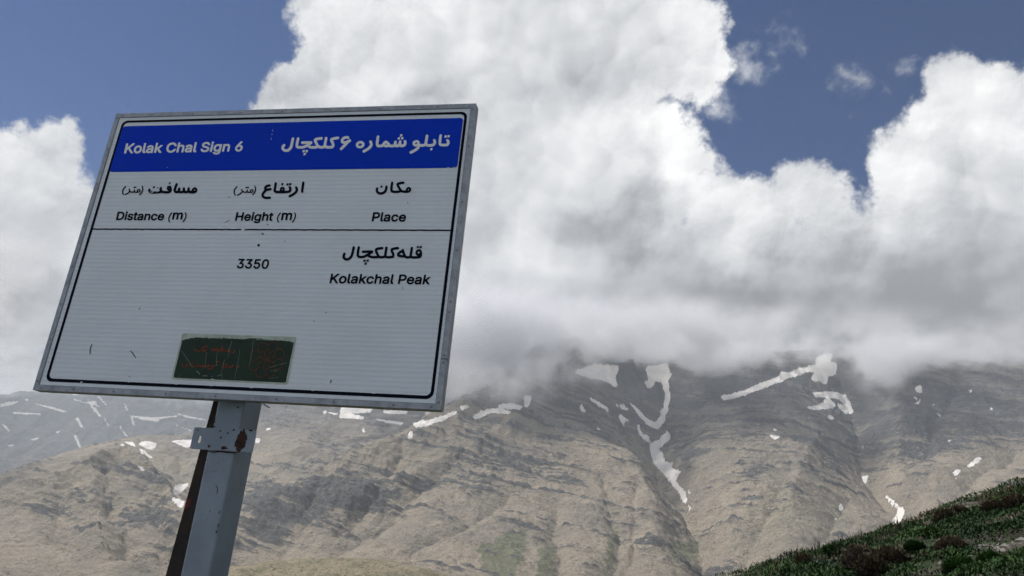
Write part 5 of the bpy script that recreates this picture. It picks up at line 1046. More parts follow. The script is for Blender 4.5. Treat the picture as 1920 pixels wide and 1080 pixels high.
('persian peak','k','10827 4548 10835 4548 10831 4481 10776 4477 10769 4477 10767 4480 10770 4544;10912 4549 10918 4549 10919 4546 10917 4482 10859 4478 10853 4477 10852 4481 10856 4545;8902 4523 8918 4525 8932 4521 8946 4511 8956 4497 8960 4481 8958 4395 8950 4265 8943 4226 8934 4197 8922 4170 8906 4144 8889 4125 8863 4104 8840 4092 8813 4083 8788 4079 8763 4080 8731 4087 8698 4103 8677 4119 8660 4138 8642 4167 8633 4193 8629 4213 8626 4239 8627 4262 8639 4304 8644 4314 8652 4321 8661 4325 8674 4325 8687 4322 8698 4315 8707 4305 8713 4292 8715 4276 8705 4240 8705 4220 8712 4191 8718 4181 8725 4173 8736 4165 8746 4161 8759 4158 8772 4157 8784 4159 8802 4165 8817 4173 8831 4185 8842 4198 8853 4215 8861 4235 8868 4258 8873 4284 8878 4346 8882 4496 8889 4513;9055 4524 9071 4526 9088 4521 9103 4508 9111 4492 9112 4479 9110 4368 9112 4302 9115 4270 9119 4254 9126 4243 9146 4237 9168 4235 9209 4236 9234 4240 9258 4248 9284 4260 9333 4290 9343 4298 9356 4305 9379 4321 9375 4323 9225 4318 9208 4321 9198 4327 9190 4334 9183 4345 9180 4355 9180 4368 9183 4378 9188 4387 9197 4393 9212 4396 9483 4404 9492 4403 9502 4399 9509 4394 9518 4384 9523 4375 9526 4365 9528 4349 9526 4339 9517 4325 9437 4260 9473 4245 9492 4240 9531 4235 9559 4234 9631 4237 9640 4238 9642 4240 9612 4288 9574 4353 9561 4385 9555 4424 9561 4447 9565 4456 9588 4475 9609 4485 9636 4493 9670 4500 9762 4513 9775 4511 9785 4507 9796 4498 9802 4488 9807 4475 9806 4462 9803 4451 9795 4442 9780 4435 9694 4423 9666 4418 9634 4406 9634 4399 9642 4379 9690 4299 9715 4260 9728 4247 9737 4242 9750 4238 9785 4235 9818 4240 9854 4251 9852 4274 9852 4307 9855 4495 9858 4505 9863 4512 9871 4519 9880 4523 9896 4523 9909 4517 9922 4505 9929 4492 9931 4479 9928 4295 9928 4266 9930 4250 9932 4243 9937 4241 9972 4237 10003 4237 10049 4241 10082 4247 10089 4251 10086 4264 10080 4283 10071 4303 10039 4354 10026 4380 10017 4409 10016 4422 10020 4444 10024 4454 10038 4470 10061 4484 10090 4494 10124 4502 10218 4517 10228 4517 10237 4514 10247 4509 10256 4501 10265 4485 10266 4469 10261 4454 10250 4443 10241 4440 10147 4425 10120 4419 10099 4412 10094 4406 10103 4387 10121 4358 10138 4329 10150 4303 10160 4275 10165 4246 10163 4223 10159 4211 10146 4192 10138 4185 10118 4174 10091 4168 10042 4161 9983 4159 9955 4161 9928 4166 9909 4172 9896 4179 9845 4164 9821 4160 9799 4158 9771 4158 9746 4161 9723 4169 9711 4166 9649 4159 9571 4156 9511 4159 9462 4170 9419 4188 9398 4199 9373 4216 9327 4190 9295 4175 9262 4164 9231 4158 9200 4156 9175 4157 9146 4160 9119 4167 9089 4180 9066 4201 9059 4211 9046 4237 9037 4276 9032 4377 9035 4494 9037 4504 9041 4513 9047 4519;10615 4518 10631 4520 10640 4519 10649 4515 10663 4502 10670 4486 10671 4396 10667 4273 10669 4254 10673 4245 10699 4240 10733 4239 10809 4243 10836 4246 10824 4249 10804 4259 10780 4281 10765 4307 10758 4326 10755 4351 10759 4380 10767 4403 10778 4419 10799 4439 10822 4450 10846 4454 10872 4450 10895 4439 10915 4421 10932 4395 10940 4369 10942 4340 10953 4324 10958 4309 10957 4251 10949 4222 10934 4200 10909 4183 10886 4175 10859 4170 10786 4164 10743 4162 10703 4163 10672 4168 10653 4173 10636 4181 10613 4171 10589 4165 10553 4161 10527 4163 10495 4172 10465 4191 10369 4194 10334 4198 10306 4205 10276 4216 10249 4234 10231 4259 10228 4269 10225 4288 10226 4301 10233 4324 10247 4346 10264 4367 10285 4385 10306 4400 10341 4418 10345 4434 10356 4447 10367 4453 10380 4453 10396 4447 10404 4441 10411 4432 10460 4319 10486 4275 10498 4259 10507 4250 10517 4243 10527 4240 10542 4239 10570 4241 10593 4250 10592 4282 10595 4375 10596 4488 10598 4498 10602 4507;10847 4382 10835 4374 10828 4365 10825 4355 10823 4342 10827 4326 10833 4318 10843 4315 10852 4317 10863 4325 10869 4333 10873 4343 10875 4356 10872 4369 10867 4378 10859 4383;10370 4341 10336 4321 10322 4308 10304 4286 10307 4283 10316 4279 10339 4274 10365 4271 10405 4271;9281 4120 9337 4123 9339 4120 9338 4058 9336 4055 9329 4054 9272 4052 9273 4116 9275 4119;9376 4121 9432 4124 9435 4121 9433 4057 9423 4056 9368 4053 9369 4117 9369 4120;9362 4034 9386 4035 9389 4034 9388 3970 9387 3967 9384 3967 9353 3965 9325 3963 9322 3966 9323 4030'),
('latin peak','k','8388 3683 8394 3686 8435 3686 8442 3684 8447 3678 8448 3671 8446 3575 8447 3572 8449 3570 8572 3686 8628 3687 8635 3684 8638 3680 8641 3674 8638 3665 8521 3554 8590 3466 8632 3413 8635 3403 8631 3397 8625 3394 8574 3395 8567 3401 8477 3515 8474 3514 8445 3486 8443 3403 8441 3397 8432 3393 8394 3393 8388 3394 8384 3397 8381 3402 8380 3408 8385 3677;8907 3685 8916 3688 8953 3688 8960 3684 8965 3676 8959 3450 8962 3448 8980 3449 8987 3445 8990 3441 8997 3410 8996 3403 8992 3399 8977 3396 8961 3395 8946 3396 8932 3400 8922 3405 8914 3411 8906 3421 8901 3433 8898 3455 8904 3678;9249 3687 9255 3689 9292 3689 9302 3684 9305 3678 9302 3548 9384 3620 9434 3622 9440 3620 9444 3617 9448 3607 9445 3601 9359 3523 9357 3520 9426 3439 9447 3414 9447 3408 9444 3402 9438 3399 9388 3399 9381 3404 9312 3484 9309 3485 9299 3475 9297 3409 9294 3402 9289 3398 9251 3398 9245 3399 9239 3404 9236 3414 9245 3677 9246 3683;9703 3687 9710 3691 9747 3691 9753 3688 9757 3685 9760 3676 9757 3615 9759 3612 9772 3619 9788 3624 9806 3626 9825 3625 9844 3620 9858 3614 9868 3607 9879 3595 9891 3573 9895 3548 9890 3413 9888 3407 9880 3402 9843 3402 9837 3404 9832 3409 9830 3415 9834 3516 9834 3550 9831 3560 9825 3566 9811 3572 9796 3572 9781 3569 9770 3563 9759 3550 9754 3536 9748 3407 9744 3403 9738 3401 9701 3401 9692 3406 9689 3416 9700 3681;10171 3692 10211 3692 10218 3689 10222 3683 10213 3460 10213 3456 10217 3455 10235 3455 10242 3449 10249 3416 10247 3410 10242 3406 10224 3403 10209 3403 10197 3404 10184 3408 10174 3413 10165 3421 10159 3430 10155 3443 10153 3462 10164 3682 10166 3688;10391 3692 10505 3693 10536 3689 10556 3682 10575 3670 10590 3654 10598 3639 10603 3626 10605 3610 10604 3582 10595 3555 10579 3533 10557 3517 10534 3507 10507 3502 10471 3501 10440 3501 10437 3498 10433 3417 10432 3410 10429 3407 10423 3405 10383 3405 10377 3408 10374 3412 10372 3419 10385 3682 10388 3689;11094 3694 11099 3695 11135 3696 11144 3691 11148 3685 11141 3556 11223 3628 11271 3629 11276 3628 11280 3624 11284 3615 11281 3609 11193 3530 11257 3451 11277 3426 11278 3419 11275 3413 11268 3410 11220 3410 11213 3415 11149 3494 11146 3494 11136 3485 11132 3420 11129 3413 11123 3409 11087 3409 11081 3410 11075 3416 11074 3425 11090 3684 11091 3690;8755 3622 8775 3621 8798 3616 8819 3607 8837 3594 8852 3578 8864 3556 8871 3534 8873 3512 8872 3487 8866 3464 8858 3445 8846 3428 8829 3413 8809 3401 8788 3394 8764 3391 8742 3391 8719 3396 8699 3405 8681 3417 8665 3433 8653 3454 8646 3476 8643 3499 8645 3524 8650 3546 8658 3566 8672 3585 8688 3599 8708 3611 8729 3618;9080 3620 9115 3623 9134 3621 9150 3617 9164 3611 9177 3603 9187 3594 9195 3581 9201 3565 9204 3546 9198 3404 9195 3399 9189 3398 9155 3397 9148 3399 9141 3406 9138 3406 9120 3398 9105 3394 9084 3392 9065 3394 9042 3400 9024 3410 9011 3422 9002 3438 8997 3460 8999 3482 9006 3500 9020 3514 9034 3522 9055 3530 9082 3535 9134 3541 9143 3545 9141 3558 9137 3564 9130 3568 9117 3570 9099 3569 9084 3564 9072 3557 9062 3543 9056 3540 9017 3549 9008 3556 9006 3562 9007 3568 9017 3584 9028 3597 9051 3611;9536 3621 9558 3625 9577 3625 9596 3622 9612 3617 9627 3610 9641 3601 9653 3588 9661 3576 9667 3563 9669 3554 9666 3548 9661 3545 9622 3537 9614 3540 9606 3556 9599 3564 9585 3570 9570 3572 9554 3570 9542 3565 9529 3555 9521 3543 9514 3520 9513 3491 9520 3469 9527 3460 9535 3454 9545 3450 9558 3449 9570 3449 9582 3452 9599 3463 9612 3484 9620 3485 9655 3478 9663 3472 9666 3462 9655 3440 9639 3422 9618 3408 9593 3399 9575 3396 9553 3396 9534 3398 9518 3403 9501 3411 9487 3422 9475 3434 9465 3449 9455 3475 9451 3503 9453 3528 9461 3557 9472 3578 9491 3598 9513 3613;10445 3639 10440 3557 10442 3555 10497 3555 10512 3558 10523 3563 10537 3575 10544 3592 10544 3613 10541 3622 10536 3628 10526 3635 10510 3639;10012 3626 10045 3626 10060 3623 10077 3618 10097 3605 10106 3596 10114 3583 10119 3568 10121 3549 10115 3414 10113 3408 10111 3405 10105 3403 10068 3403 10061 3406 10058 3410 10054 3412 10037 3404 10019 3399 9998 3398 9976 3401 9956 3407 9939 3418 9926 3432 9918 3451 9916 3473 9920 3492 9928 3508 9942 3521 9957 3528 9978 3535 10060 3548 10061 3557 10057 3567 10049 3572 10040 3574 10018 3573 10004 3569 9992 3561 9982 3548 9976 3545 9935 3555 9928 3561 9927 3571 9932 3580 9941 3593 9952 3603 9966 3612 9981 3619;10709 3628 10737 3630 10765 3625 10788 3616 10806 3601 10820 3583 10830 3561 10834 3536 10833 3505 10830 3498 10822 3495 10679 3494 10677 3493 10678 3486 10685 3471 10692 3464 10702 3459 10715 3455 10730 3455 10745 3458 10756 3463 10764 3470 10772 3482 10778 3485 10812 3479 10821 3476 10827 3467 10825 3458 10816 3442 10804 3429 10789 3419 10772 3411 10755 3406 10737 3403 10719 3403 10700 3405 10685 3409 10672 3414 10656 3424 10645 3434 10635 3445 10623 3470 10619 3485 10617 3501 10619 3532 10626 3561 10641 3586 10661 3607 10686 3621;10930 3628 10962 3630 10980 3628 10996 3624 11009 3619 11021 3611 11030 3602 11038 3589 11044 3574 11046 3555 11037 3415 11030 3409 10994 3408 10986 3411 10981 3417 10960 3409 10946 3405 10925 3404 10906 3405 10884 3412 10868 3421 10856 3433 10847 3449 10843 3471 10845 3492 10853 3510 10867 3523 10881 3532 10901 3539 10928 3544 10978 3550 10987 3554 10986 3567 10982 3572 10975 3576 10963 3578 10944 3578 10930 3573 10919 3566 10908 3552 10903 3549 10865 3558 10857 3564 10855 3571 10856 3578 10866 3593 10877 3605 10902 3620;8753 3567 8741 3565 8732 3560 8717 3544 8707 3522 8705 3493 8707 3481 8712 3468 8718 3459 8725 3452 8732 3448 8742 3445 8764 3445 8776 3448 8785 3452 8799 3466 8809 3489 8812 3517 8810 3530 8805 3543 8800 3552 8794 3558 8785 3564 8775 3567;10717 3575 10706 3571 10697 3565 10688 3555 10682 3546 10736 3545 10772 3546 10772 3551 10768 3560 10760 3569 10748 3575 10732 3577;9124 3488 9081 3482 9070 3478 9061 3472 9058 3464 9059 3455 9067 3449 9079 3446 9094 3445 9109 3448 9120 3453 9129 3459 9138 3472 9141 3488 9140 3490;10051 3494 10003 3487 9983 3479 9977 3471 9976 3462 9980 3457 9989 3452 10002 3451 10018 3451 10030 3454 10041 3460 10051 3469 10057 3482 10059 3494;10967 3498 10925 3491 10914 3487 10906 3482 10902 3475 10903 3465 10908 3460 10921 3456 10936 3456 10948 3457 10960 3462 10971 3469 10981 3482 10984 3498 10982 3500'),
('number','k','5465 4102 5473 4103 5641 4102 5648 4101 5652 4098 5657 4090 5657 4057 5592 3983 5593 3980 5617 3973 5637 3961 5654 3944 5665 3928 5672 3908 5675 3888 5673 3865 5665 3845 5653 3828 5638 3815 5620 3806 5598 3799 5576 3796 5548 3798 5524 3804 5503 3813 5481 3829 5466 3849 5459 3862 5456 3875 5454 3889 5457 3893 5463 3896 5500 3896 5507 3894 5512 3889 5520 3870 5528 3861 5535 3856 5546 3852 5567 3850 5589 3855 5605 3864 5613 3877 5615 3897 5612 3907 5607 3917 5593 3928 5571 3935 5527 3936 5521 3939 5516 3946 5516 3982 5571 4046 5566 4048 5472 4050 5465 4055 5462 4062 5461 4095;5726 4101 5900 4100 5907 4097 5913 4087 5913 4060 5911 4054 5846 3980 5871 3972 5890 3961 5906 3946 5919 3928 5927 3908 5930 3885 5927 3862 5919 3842 5906 3825 5890 3812 5868 3802 5846 3796 5819 3795 5795 3798 5770 3806 5752 3816 5732 3833 5719 3852 5714 3866 5710 3882 5711 3889 5714 3893 5721 3894 5761 3893 5769 3886 5774 3870 5782 3860 5790 3855 5800 3851 5821 3849 5843 3853 5858 3861 5868 3874 5870 3894 5868 3904 5863 3914 5858 3920 5848 3927 5826 3933 5782 3935 5775 3939 5772 3946 5771 3976 5772 3981 5828 4046 5734 4047 5727 4049 5723 4052 5719 4058 5718 4091 5720 4098;5992 4098 6000 4099 6150 4098 6157 4096 6163 4090 6165 4053 6162 4047 6158 4045 6045 4045 6042 4042 6039 3999 6042 3997 6067 4003 6087 4002 6112 3996 6130 3988 6148 3974 6162 3957 6173 3938 6180 3918 6182 3895 6181 3875 6176 3855 6166 3836 6153 3821 6135 3808 6114 3799 6095 3795 6079 3794 6059 3796 6041 3800 6023 3808 6007 3819 5996 3830 5986 3843 5978 3859 5974 3882 5976 3889 5981 3892 6018 3892 6025 3890 6029 3886 6037 3867 6049 3855 6067 3848 6087 3849 6100 3854 6112 3864 6120 3878 6123 3894 6122 3911 6115 3927 6104 3939 6089 3947 6072 3949 6056 3947 6041 3941 6026 3932 5988 3936 5979 3942 5976 3952 5988 4091;6299 4098 6319 4101 6342 4099 6367 4092 6386 4082 6402 4067 6416 4049 6428 4024 6436 3997 6441 3964 6442 3922 6438 3892 6431 3862 6417 3835 6401 3816 6381 3802 6362 3796 6337 3793 6313 3795 6293 3801 6273 3813 6257 3828 6244 3846 6233 3869 6225 3896 6220 3928 6219 3971 6222 4001 6230 4031 6241 4054 6258 4075 6278 4090;6320 4046 6309 4042 6300 4034 6291 4022 6285 4009 6280 3989 6277 3969 6278 3923 6286 3887 6291 3873 6300 3860 6308 3853 6319 3848 6329 3846 6342 3848 6354 3853 6363 3860 6370 3871 6376 3884 6381 3904 6384 3924 6383 3970 6375 4006 6370 4019 6361 4033 6354 4039 6344 4045 6333 4047'),
('persian sticker','b','5089 1475 5097 1476 5104 1474 5111 1470 5116 1464 5119 1452 5117 1445 5112 1441 5035 1423 5014 1417 4996 1408 4984 1398 4985 1395 4995 1388 5058 1357 5070 1346 5076 1352 5079 1358 5085 1392 5089 1398 5096 1403 5102 1403 5115 1399 5124 1390 5126 1378 5120 1344 5113 1329 5103 1317 5089 1309 5058 1304 4999 1302 4849 1302 4820 1302 4789 1306 4767 1314 4760 1319 4746 1331 4740 1340 4727 1380 4729 1389 4734 1395 4747 1397 4754 1396 4762 1390 4768 1381 4778 1351 4782 1347 4793 1343 4817 1340 5010 1340 4980 1355 4956 1372 4942 1393 4942 1412 4944 1418 4957 1433 4971 1443 4992 1452 5019 1461;5542 1490 5549 1491 5556 1490 5566 1482 5570 1476 5590 1422 5609 1414 5618 1407 5629 1392 5636 1367 5668 1369 5694 1369 5717 1366 5741 1361 5769 1353 5770 1354 5742 1399 5739 1408 5739 1414 5743 1421 5749 1425 5755 1426 5765 1423 5773 1418 5798 1377 5806 1368 5818 1359 5839 1348 5859 1340 5879 1334 5899 1331 5915 1330 5931 1332 5940 1335 5943 1339 5932 1372 5932 1378 5935 1384 5944 1390 5953 1390 5964 1385 5971 1376 5984 1337 5982 1319 5969 1303 5946 1295 5924 1293 5905 1293 5878 1297 5851 1305 5819 1317 5811 1309 5799 1307 5740 1324 5700 1331 5677 1332 5629 1328 5492 1323 5435 1330 5418 1334 5403 1329 5371 1324 5317 1320 5297 1322 5280 1327 5264 1338 5255 1352 5253 1358 5252 1373 5256 1392 5264 1405 5282 1413 5302 1412 5344 1399 5353 1392 5357 1383 5358 1377 5356 1371 5346 1363 5336 1364 5298 1375 5294 1372 5293 1362 5295 1360 5311 1358 5331 1359 5368 1364 5369 1365 5357 1383 5355 1401 5359 1414 5364 1420 5376 1429 5400 1437 5420 1435 5436 1426 5442 1420 5452 1402 5456 1383 5457 1377 5455 1365 5486 1361 5500 1379 5512 1389 5526 1399 5552 1412 5552 1414 5531 1475 5533 1484;5357 1478 5360 1480 5386 1481 5388 1458 5386 1453 5361 1451 5358 1454;5405 1480 5409 1482 5431 1483 5435 1481 5436 1459 5435 1455 5409 1452 5406 1455;5406 1397 5400 1395 5397 1390 5400 1384 5407 1378 5411 1377 5413 1379 5415 1385 5412 1397 5409 1398;5564 1372 5551 1365 5557 1363 5569 1364 5570 1366 5568 1372;5053 1277 5080 1280 5083 1278 5084 1254 5083 1252 5080 1251 5054 1250;5096 1279 5125 1282 5127 1280 5128 1256 5125 1253 5098 1251'),
('persian sticker','b','5465 1054 5473 1055 5578 1047 5588 1040 5592 1035 5594 1029 5592 1018 5583 1012 5577 1011 5479 1017 5469 1019 5459 1027 5454 1038 5456 1048;5702 1033 5710 1032 5717 1029 5723 1024 5728 1015 5725 904 5728 901 5750 893 5766 890 5778 891 5793 896 5816 907 5814 910 5779 929 5763 943 5759 948 5755 962 5756 971 5761 978 5776 984 5836 987 5847 983 5853 978 5857 972 5858 963 5856 957 5848 950 5823 949 5819 946 5845 934 5866 926 5887 921 5906 918 5926 917 5948 920 5987 930 5998 937 5999 938 5985 956 5981 965 5983 974 5991 981 6004 982 6014 976 6036 949 6040 940 6041 925 6038 919 6027 906 6010 897 5983 888 5959 883 5934 880 5908 881 5885 884 5868 889 5817 862 5793 855 5771 853 5745 857 5695 877 5690 881 5685 890 5688 1020 5692 1028;4698 983 4705 985 4715 984 4722 980 4730 972 4740 906 4748 891 4756 885 4803 882 4813 878 4820 872 4824 863 4823 854 4818 848 4809 845 4752 849 4729 860 4713 876 4708 883 4700 904 4691 967 4692 977;4786 986 4792 988 4799 988 4806 986 4813 981 4853 914 4866 901 4878 894 4891 891 4936 895 4923 922 4922 928 4925 937 4931 941 4937 943 4947 941 4957 935 4972 908 4976 904 4990 898 5004 895 5006 897 5001 918 5003 928 5008 933 5014 935 5027 933 5034 929 5039 923 5048 893 5063 892 5079 893 5088 895 5093 898 5085 934 5089 943 5098 948 5108 948 5119 942 5124 935 5128 923 5130 922 5173 908 5193 905 5209 904 5213 905 5209 920 5214 936 5227 949 5242 956 5258 955 5269 951 5281 943 5294 926 5298 924 5330 927 5390 929 5393 930 5389 945 5393 954 5402 960 5412 959 5420 955 5428 947 5448 890 5448 864 5439 846 5429 836 5421 829 5398 817 5357 800 5336 794 5293 786 5286 787 5279 790 5272 799 5270 811 5275 819 5281 822 5336 835 5391 859 5404 870 5408 880 5408 889 5406 892 5339 889 5292 884 5290 881 5293 872 5292 866 5287 860 5279 857 5266 859 5246 871 5221 867 5195 868 5168 872 5133 884 5129 874 5116 862 5092 855 5027 856 4990 861 4972 866 4967 861 4961 859 4901 854 4894 854 4870 859 4840 876 4818 899 4779 968 4779 977;4472 935 4479 935 4486 934 4496 927 4501 918 4501 890 4503 884 4514 874 4529 867 4543 864 4559 865 4578 869 4589 873 4596 879 4600 885 4606 922 4612 928 4617 930 4631 929 4642 920 4646 908 4644 890 4639 865 4631 852 4614 840 4596 833 4572 828 4549 827 4525 830 4507 837 4487 850 4475 862 4465 877 4460 892 4460 922 4464 930;6178 957 6187 959 6197 957 6205 950 6209 943 6209 907 6204 895 6198 889 6182 882 6167 880 6134 882 6118 885 6109 892 6103 903 6105 912 6111 918 6119 920 6158 917 6168 918 6170 921 6170 948 6173 953'),
('emblem','e','7031 1649 7085 1650 7132 1635 7139 1632 7182 1600 7214 1552 7228 1504 7225 1455 7273 1466 7328 1461 7377 1440 7418 1402 7444 1355 7453 1301 7443 1249 7418 1207 7381 1176 7380 1173 7424 1148 7460 1107 7480 1058 7483 1007 7467 956 7435 914 7391 887 7343 875 7293 880 7290 878 7305 828 7302 778 7281 730 7245 693 7199 670 7144 664 7096 673 7091 675 7046 701 7013 737 6988 695 6951 663 6902 644 6893 642 6846 641 6796 656 6748 689 6716 734 6702 784 6704 829 6702 831 6657 820 6603 824 6551 845 6508 883 6482 930 6473 984 6481 1032 6505 1075 6546 1109 6543 1112 6500 1136 6463 1177 6441 1226 6437 1280 6451 1329 6484 1373 6526 1400 6530 1402 6580 1413 6632 1409 6632 1411 6618 1459 6620 1514 6639 1560 6677 1600 6723 1623 6778 1630 6828 1620 6835 1617 6879 1592 6912 1555 6915 1554 6940 1598 6978 1629;7030 1622 6995 1609 6961 1580 6940 1542 6934 1509 6937 1497 6940 1446 6938 1440 6932 1437 6973 1428 6980 1425 7011 1403 7032 1373 7043 1380 7082 1389 7121 1382 7156 1360 7179 1328 7181 1322 7188 1286 7180 1253 7192 1249 7229 1227 7253 1195 7258 1175 7262 1169 7264 1175 7269 1178 7321 1186 7334 1184 7360 1194 7390 1217 7398 1224 7419 1261 7428 1306 7420 1351 7399 1390 7364 1421 7326 1437 7278 1442 7234 1430 7209 1413 7202 1401 7168 1366 7159 1363 7153 1366 7147 1372 7146 1381 7176 1421 7186 1430 7199 1460 7202 1503 7190 1548 7165 1584 7127 1612 7083 1626 7039 1625;6768 1604 6734 1600 6696 1581 6663 1546 6645 1503 6643 1460 6657 1415 6674 1392 6688 1383 6726 1348 6732 1339 6766 1361 6787 1364 6806 1366 6842 1357 6844 1370 6864 1405 6894 1427 6924 1433 6927 1437 6920 1440 6915 1448 6906 1496 6907 1509 6895 1539 6867 1571 6863 1574 6824 1597 6780 1606;6922 1412 6907 1409 6880 1390 6865 1362 6863 1344 6880 1329 6900 1294 6903 1264 6962 1224 6979 1209 6990 1196 6997 1180 6998 1155 7004 1168 7006 1180 7004 1198 6991 1258 6986 1264 6984 1270 6986 1274 7009 1301 7010 1307 7004 1306 6998 1307 6993 1312 6991 1318 7008 1352 7014 1361 6996 1391 6970 1409 6941 1415;6585 1389 6540 1378 6502 1352 6477 1318 6463 1272 6467 1227 6484 1188 6516 1153 6555 1131 6585 1126 6600 1129 6654 1129 6664 1123 6665 1114 6661 1108 6656 1106 6607 1099 6594 1100 6564 1090 6529 1061 6506 1021 6499 979 6507 934 6528 896 6563 865 6604 847 6649 844 6694 855 6721 874 6726 883 6761 920 6771 921 6778 918 6782 912 6781 903 6752 863 6742 854 6730 827 6727 782 6740 741 6766 704 6804 677 6844 665 6888 666 6932 681 6967 712 6989 750 6994 781 6990 792 6987 843 6992 852 6953 859 6948 862 6916 884 6898 912 6895 912 6887 906 6851 897 6845 897 6806 904 6775 924 6769 929 6747 961 6740 1000 6747 1033 6734 1036 6702 1054 6698 1057 6675 1087 6664 1126 6672 1168 6693 1197 6723 1215 6725 1218 6716 1230 6706 1269 6710 1305 6727 1333 6722 1329 6712 1331 6669 1361 6659 1372 6632 1384;7074 1367 7053 1361 7038 1350 7037 1347 7039 1326 7028 1289 7008 1264 7022 1202 7024 1178 7022 1160 7017 1148 6999 1129 7001 1128 7010 1130 7020 1139 7033 1153 7043 1167 7067 1204 7067 1209 7071 1215 7111 1218 7121 1223 7112 1226 7109 1229 7107 1235 7109 1241 7147 1254 7157 1254 7159 1258 7166 1288 7160 1321 7141 1347 7115 1364 7086 1369;6794 1344 6776 1342 6749 1325 6731 1297 6727 1263 6736 1234 6746 1222 6751 1221 6770 1222 6807 1210 6834 1189 6900 1201 6922 1202 6935 1200 6942 1200 6956 1193 6975 1176 6978 1174 6978 1179 6974 1188 6965 1200 6948 1214 6901 1245 6891 1246 6887 1249 6884 1254 6880 1290 6877 1295 6875 1296 6872 1305 6874 1293 6872 1289 6870 1287 6864 1286 6857 1290 6842 1328 6841 1337 6810 1346;7167 1233 7153 1216 7121 1200 7087 1197 7050 1143 7036 1126 7022 1116 7005 1109 6979 1110 6977 1107 6990 1101 7003 1100 7022 1101 7082 1112 7091 1118 7099 1115 7127 1091 7146 1087 7137 1092 7132 1098 7134 1106 7137 1108 7143 1109 7179 1091 7185 1086 7188 1085 7216 1101 7234 1126 7241 1159 7233 1192 7215 1215 7211 1217 7186 1231;6737 1198 6709 1182 6692 1158 6685 1127 6693 1094 6714 1068 6739 1054 6759 1051 6774 1068 6808 1085 6842 1088 6868 1127 6878 1143 6891 1157 6907 1170 6922 1175 6950 1175 6951 1175 6949 1178 6939 1183 6926 1184 6904 1183 6846 1173 6841 1168 6835 1167 6828 1170 6803 1191 6798 1194 6788 1197 6784 1196 6788 1195 6792 1191 6795 1185 6793 1179 6786 1176 6779 1178 6747 1194 6740 1199;6965 1161 6960 1157 6954 1157 6946 1142 6949 1136 6950 1130 6957 1128 6961 1124 6966 1127 6976 1127 6977 1134 6983 1141 6979 1146 6978 1152;6925 1157 6917 1153 6908 1147 6894 1131 6861 1082 6861 1075 6859 1071 6853 1068 6816 1065 6809 1062 6820 1054 6821 1048 6817 1042 6779 1030 6773 1030 6769 1028 6761 995 6767 965 6785 939 6793 934 6812 922 6844 916 6875 924 6891 937 6889 961 6899 994 6920 1019 6905 1084 6903 1108 6905 1123 6911 1137 6930 1157;7263 1164 7254 1116 7232 1086 7200 1068 7209 1056 7220 1018 7214 979 7199 955 7205 957 7213 955 7255 926 7264 916 7291 904 7335 899 7362 905 7380 910 7417 933 7445 970 7458 1012 7455 1057 7436 1100 7407 1132 7371 1152 7339 1159 7327 1155 7274 1155 7267 1158;6928 1128 6923 1117 6922 1102 6924 1084 6936 1028 6944 1016 6942 1010 6918 983 6917 980 6919 978 6925 979 6932 976 6936 968 6919 932 6914 927 6914 923 6930 897 6956 879 6989 871 7001 874 7021 879 7046 896 7062 924 7063 944 7046 958 7028 990 7024 1022 6968 1059 6950 1073 6938 1088 6931 1106 6931 1124;6951 1110 6949 1106 6955 1095 6963 1085 6975 1074 7026 1040 7029 1039 7035 1039 7041 1035 7044 1029 7048 994 7052 985 7053 994 7056 998 7065 999 7071 994 7086 956 7086 950 7088 948 7118 940 7148 944 7176 961 7180 966 7195 990 7199 1020 7190 1050 7178 1064 7155 1063 7118 1075 7092 1096 7029 1084 7004 1082 6988 1085 6970 1092;7192 946 7158 926 7119 920 7086 929 7084 927 7082 915 7062 881 7032 860 6993 852 7006 849 7012 841 7021 791 7020 779 7033 750 7061 718 7090 702 7100 696 7142 687 7191 694 7229 713 7258 744 7277 786 7279 830 7265 874 7249 897 7238 903 7200 937 7194 948')]


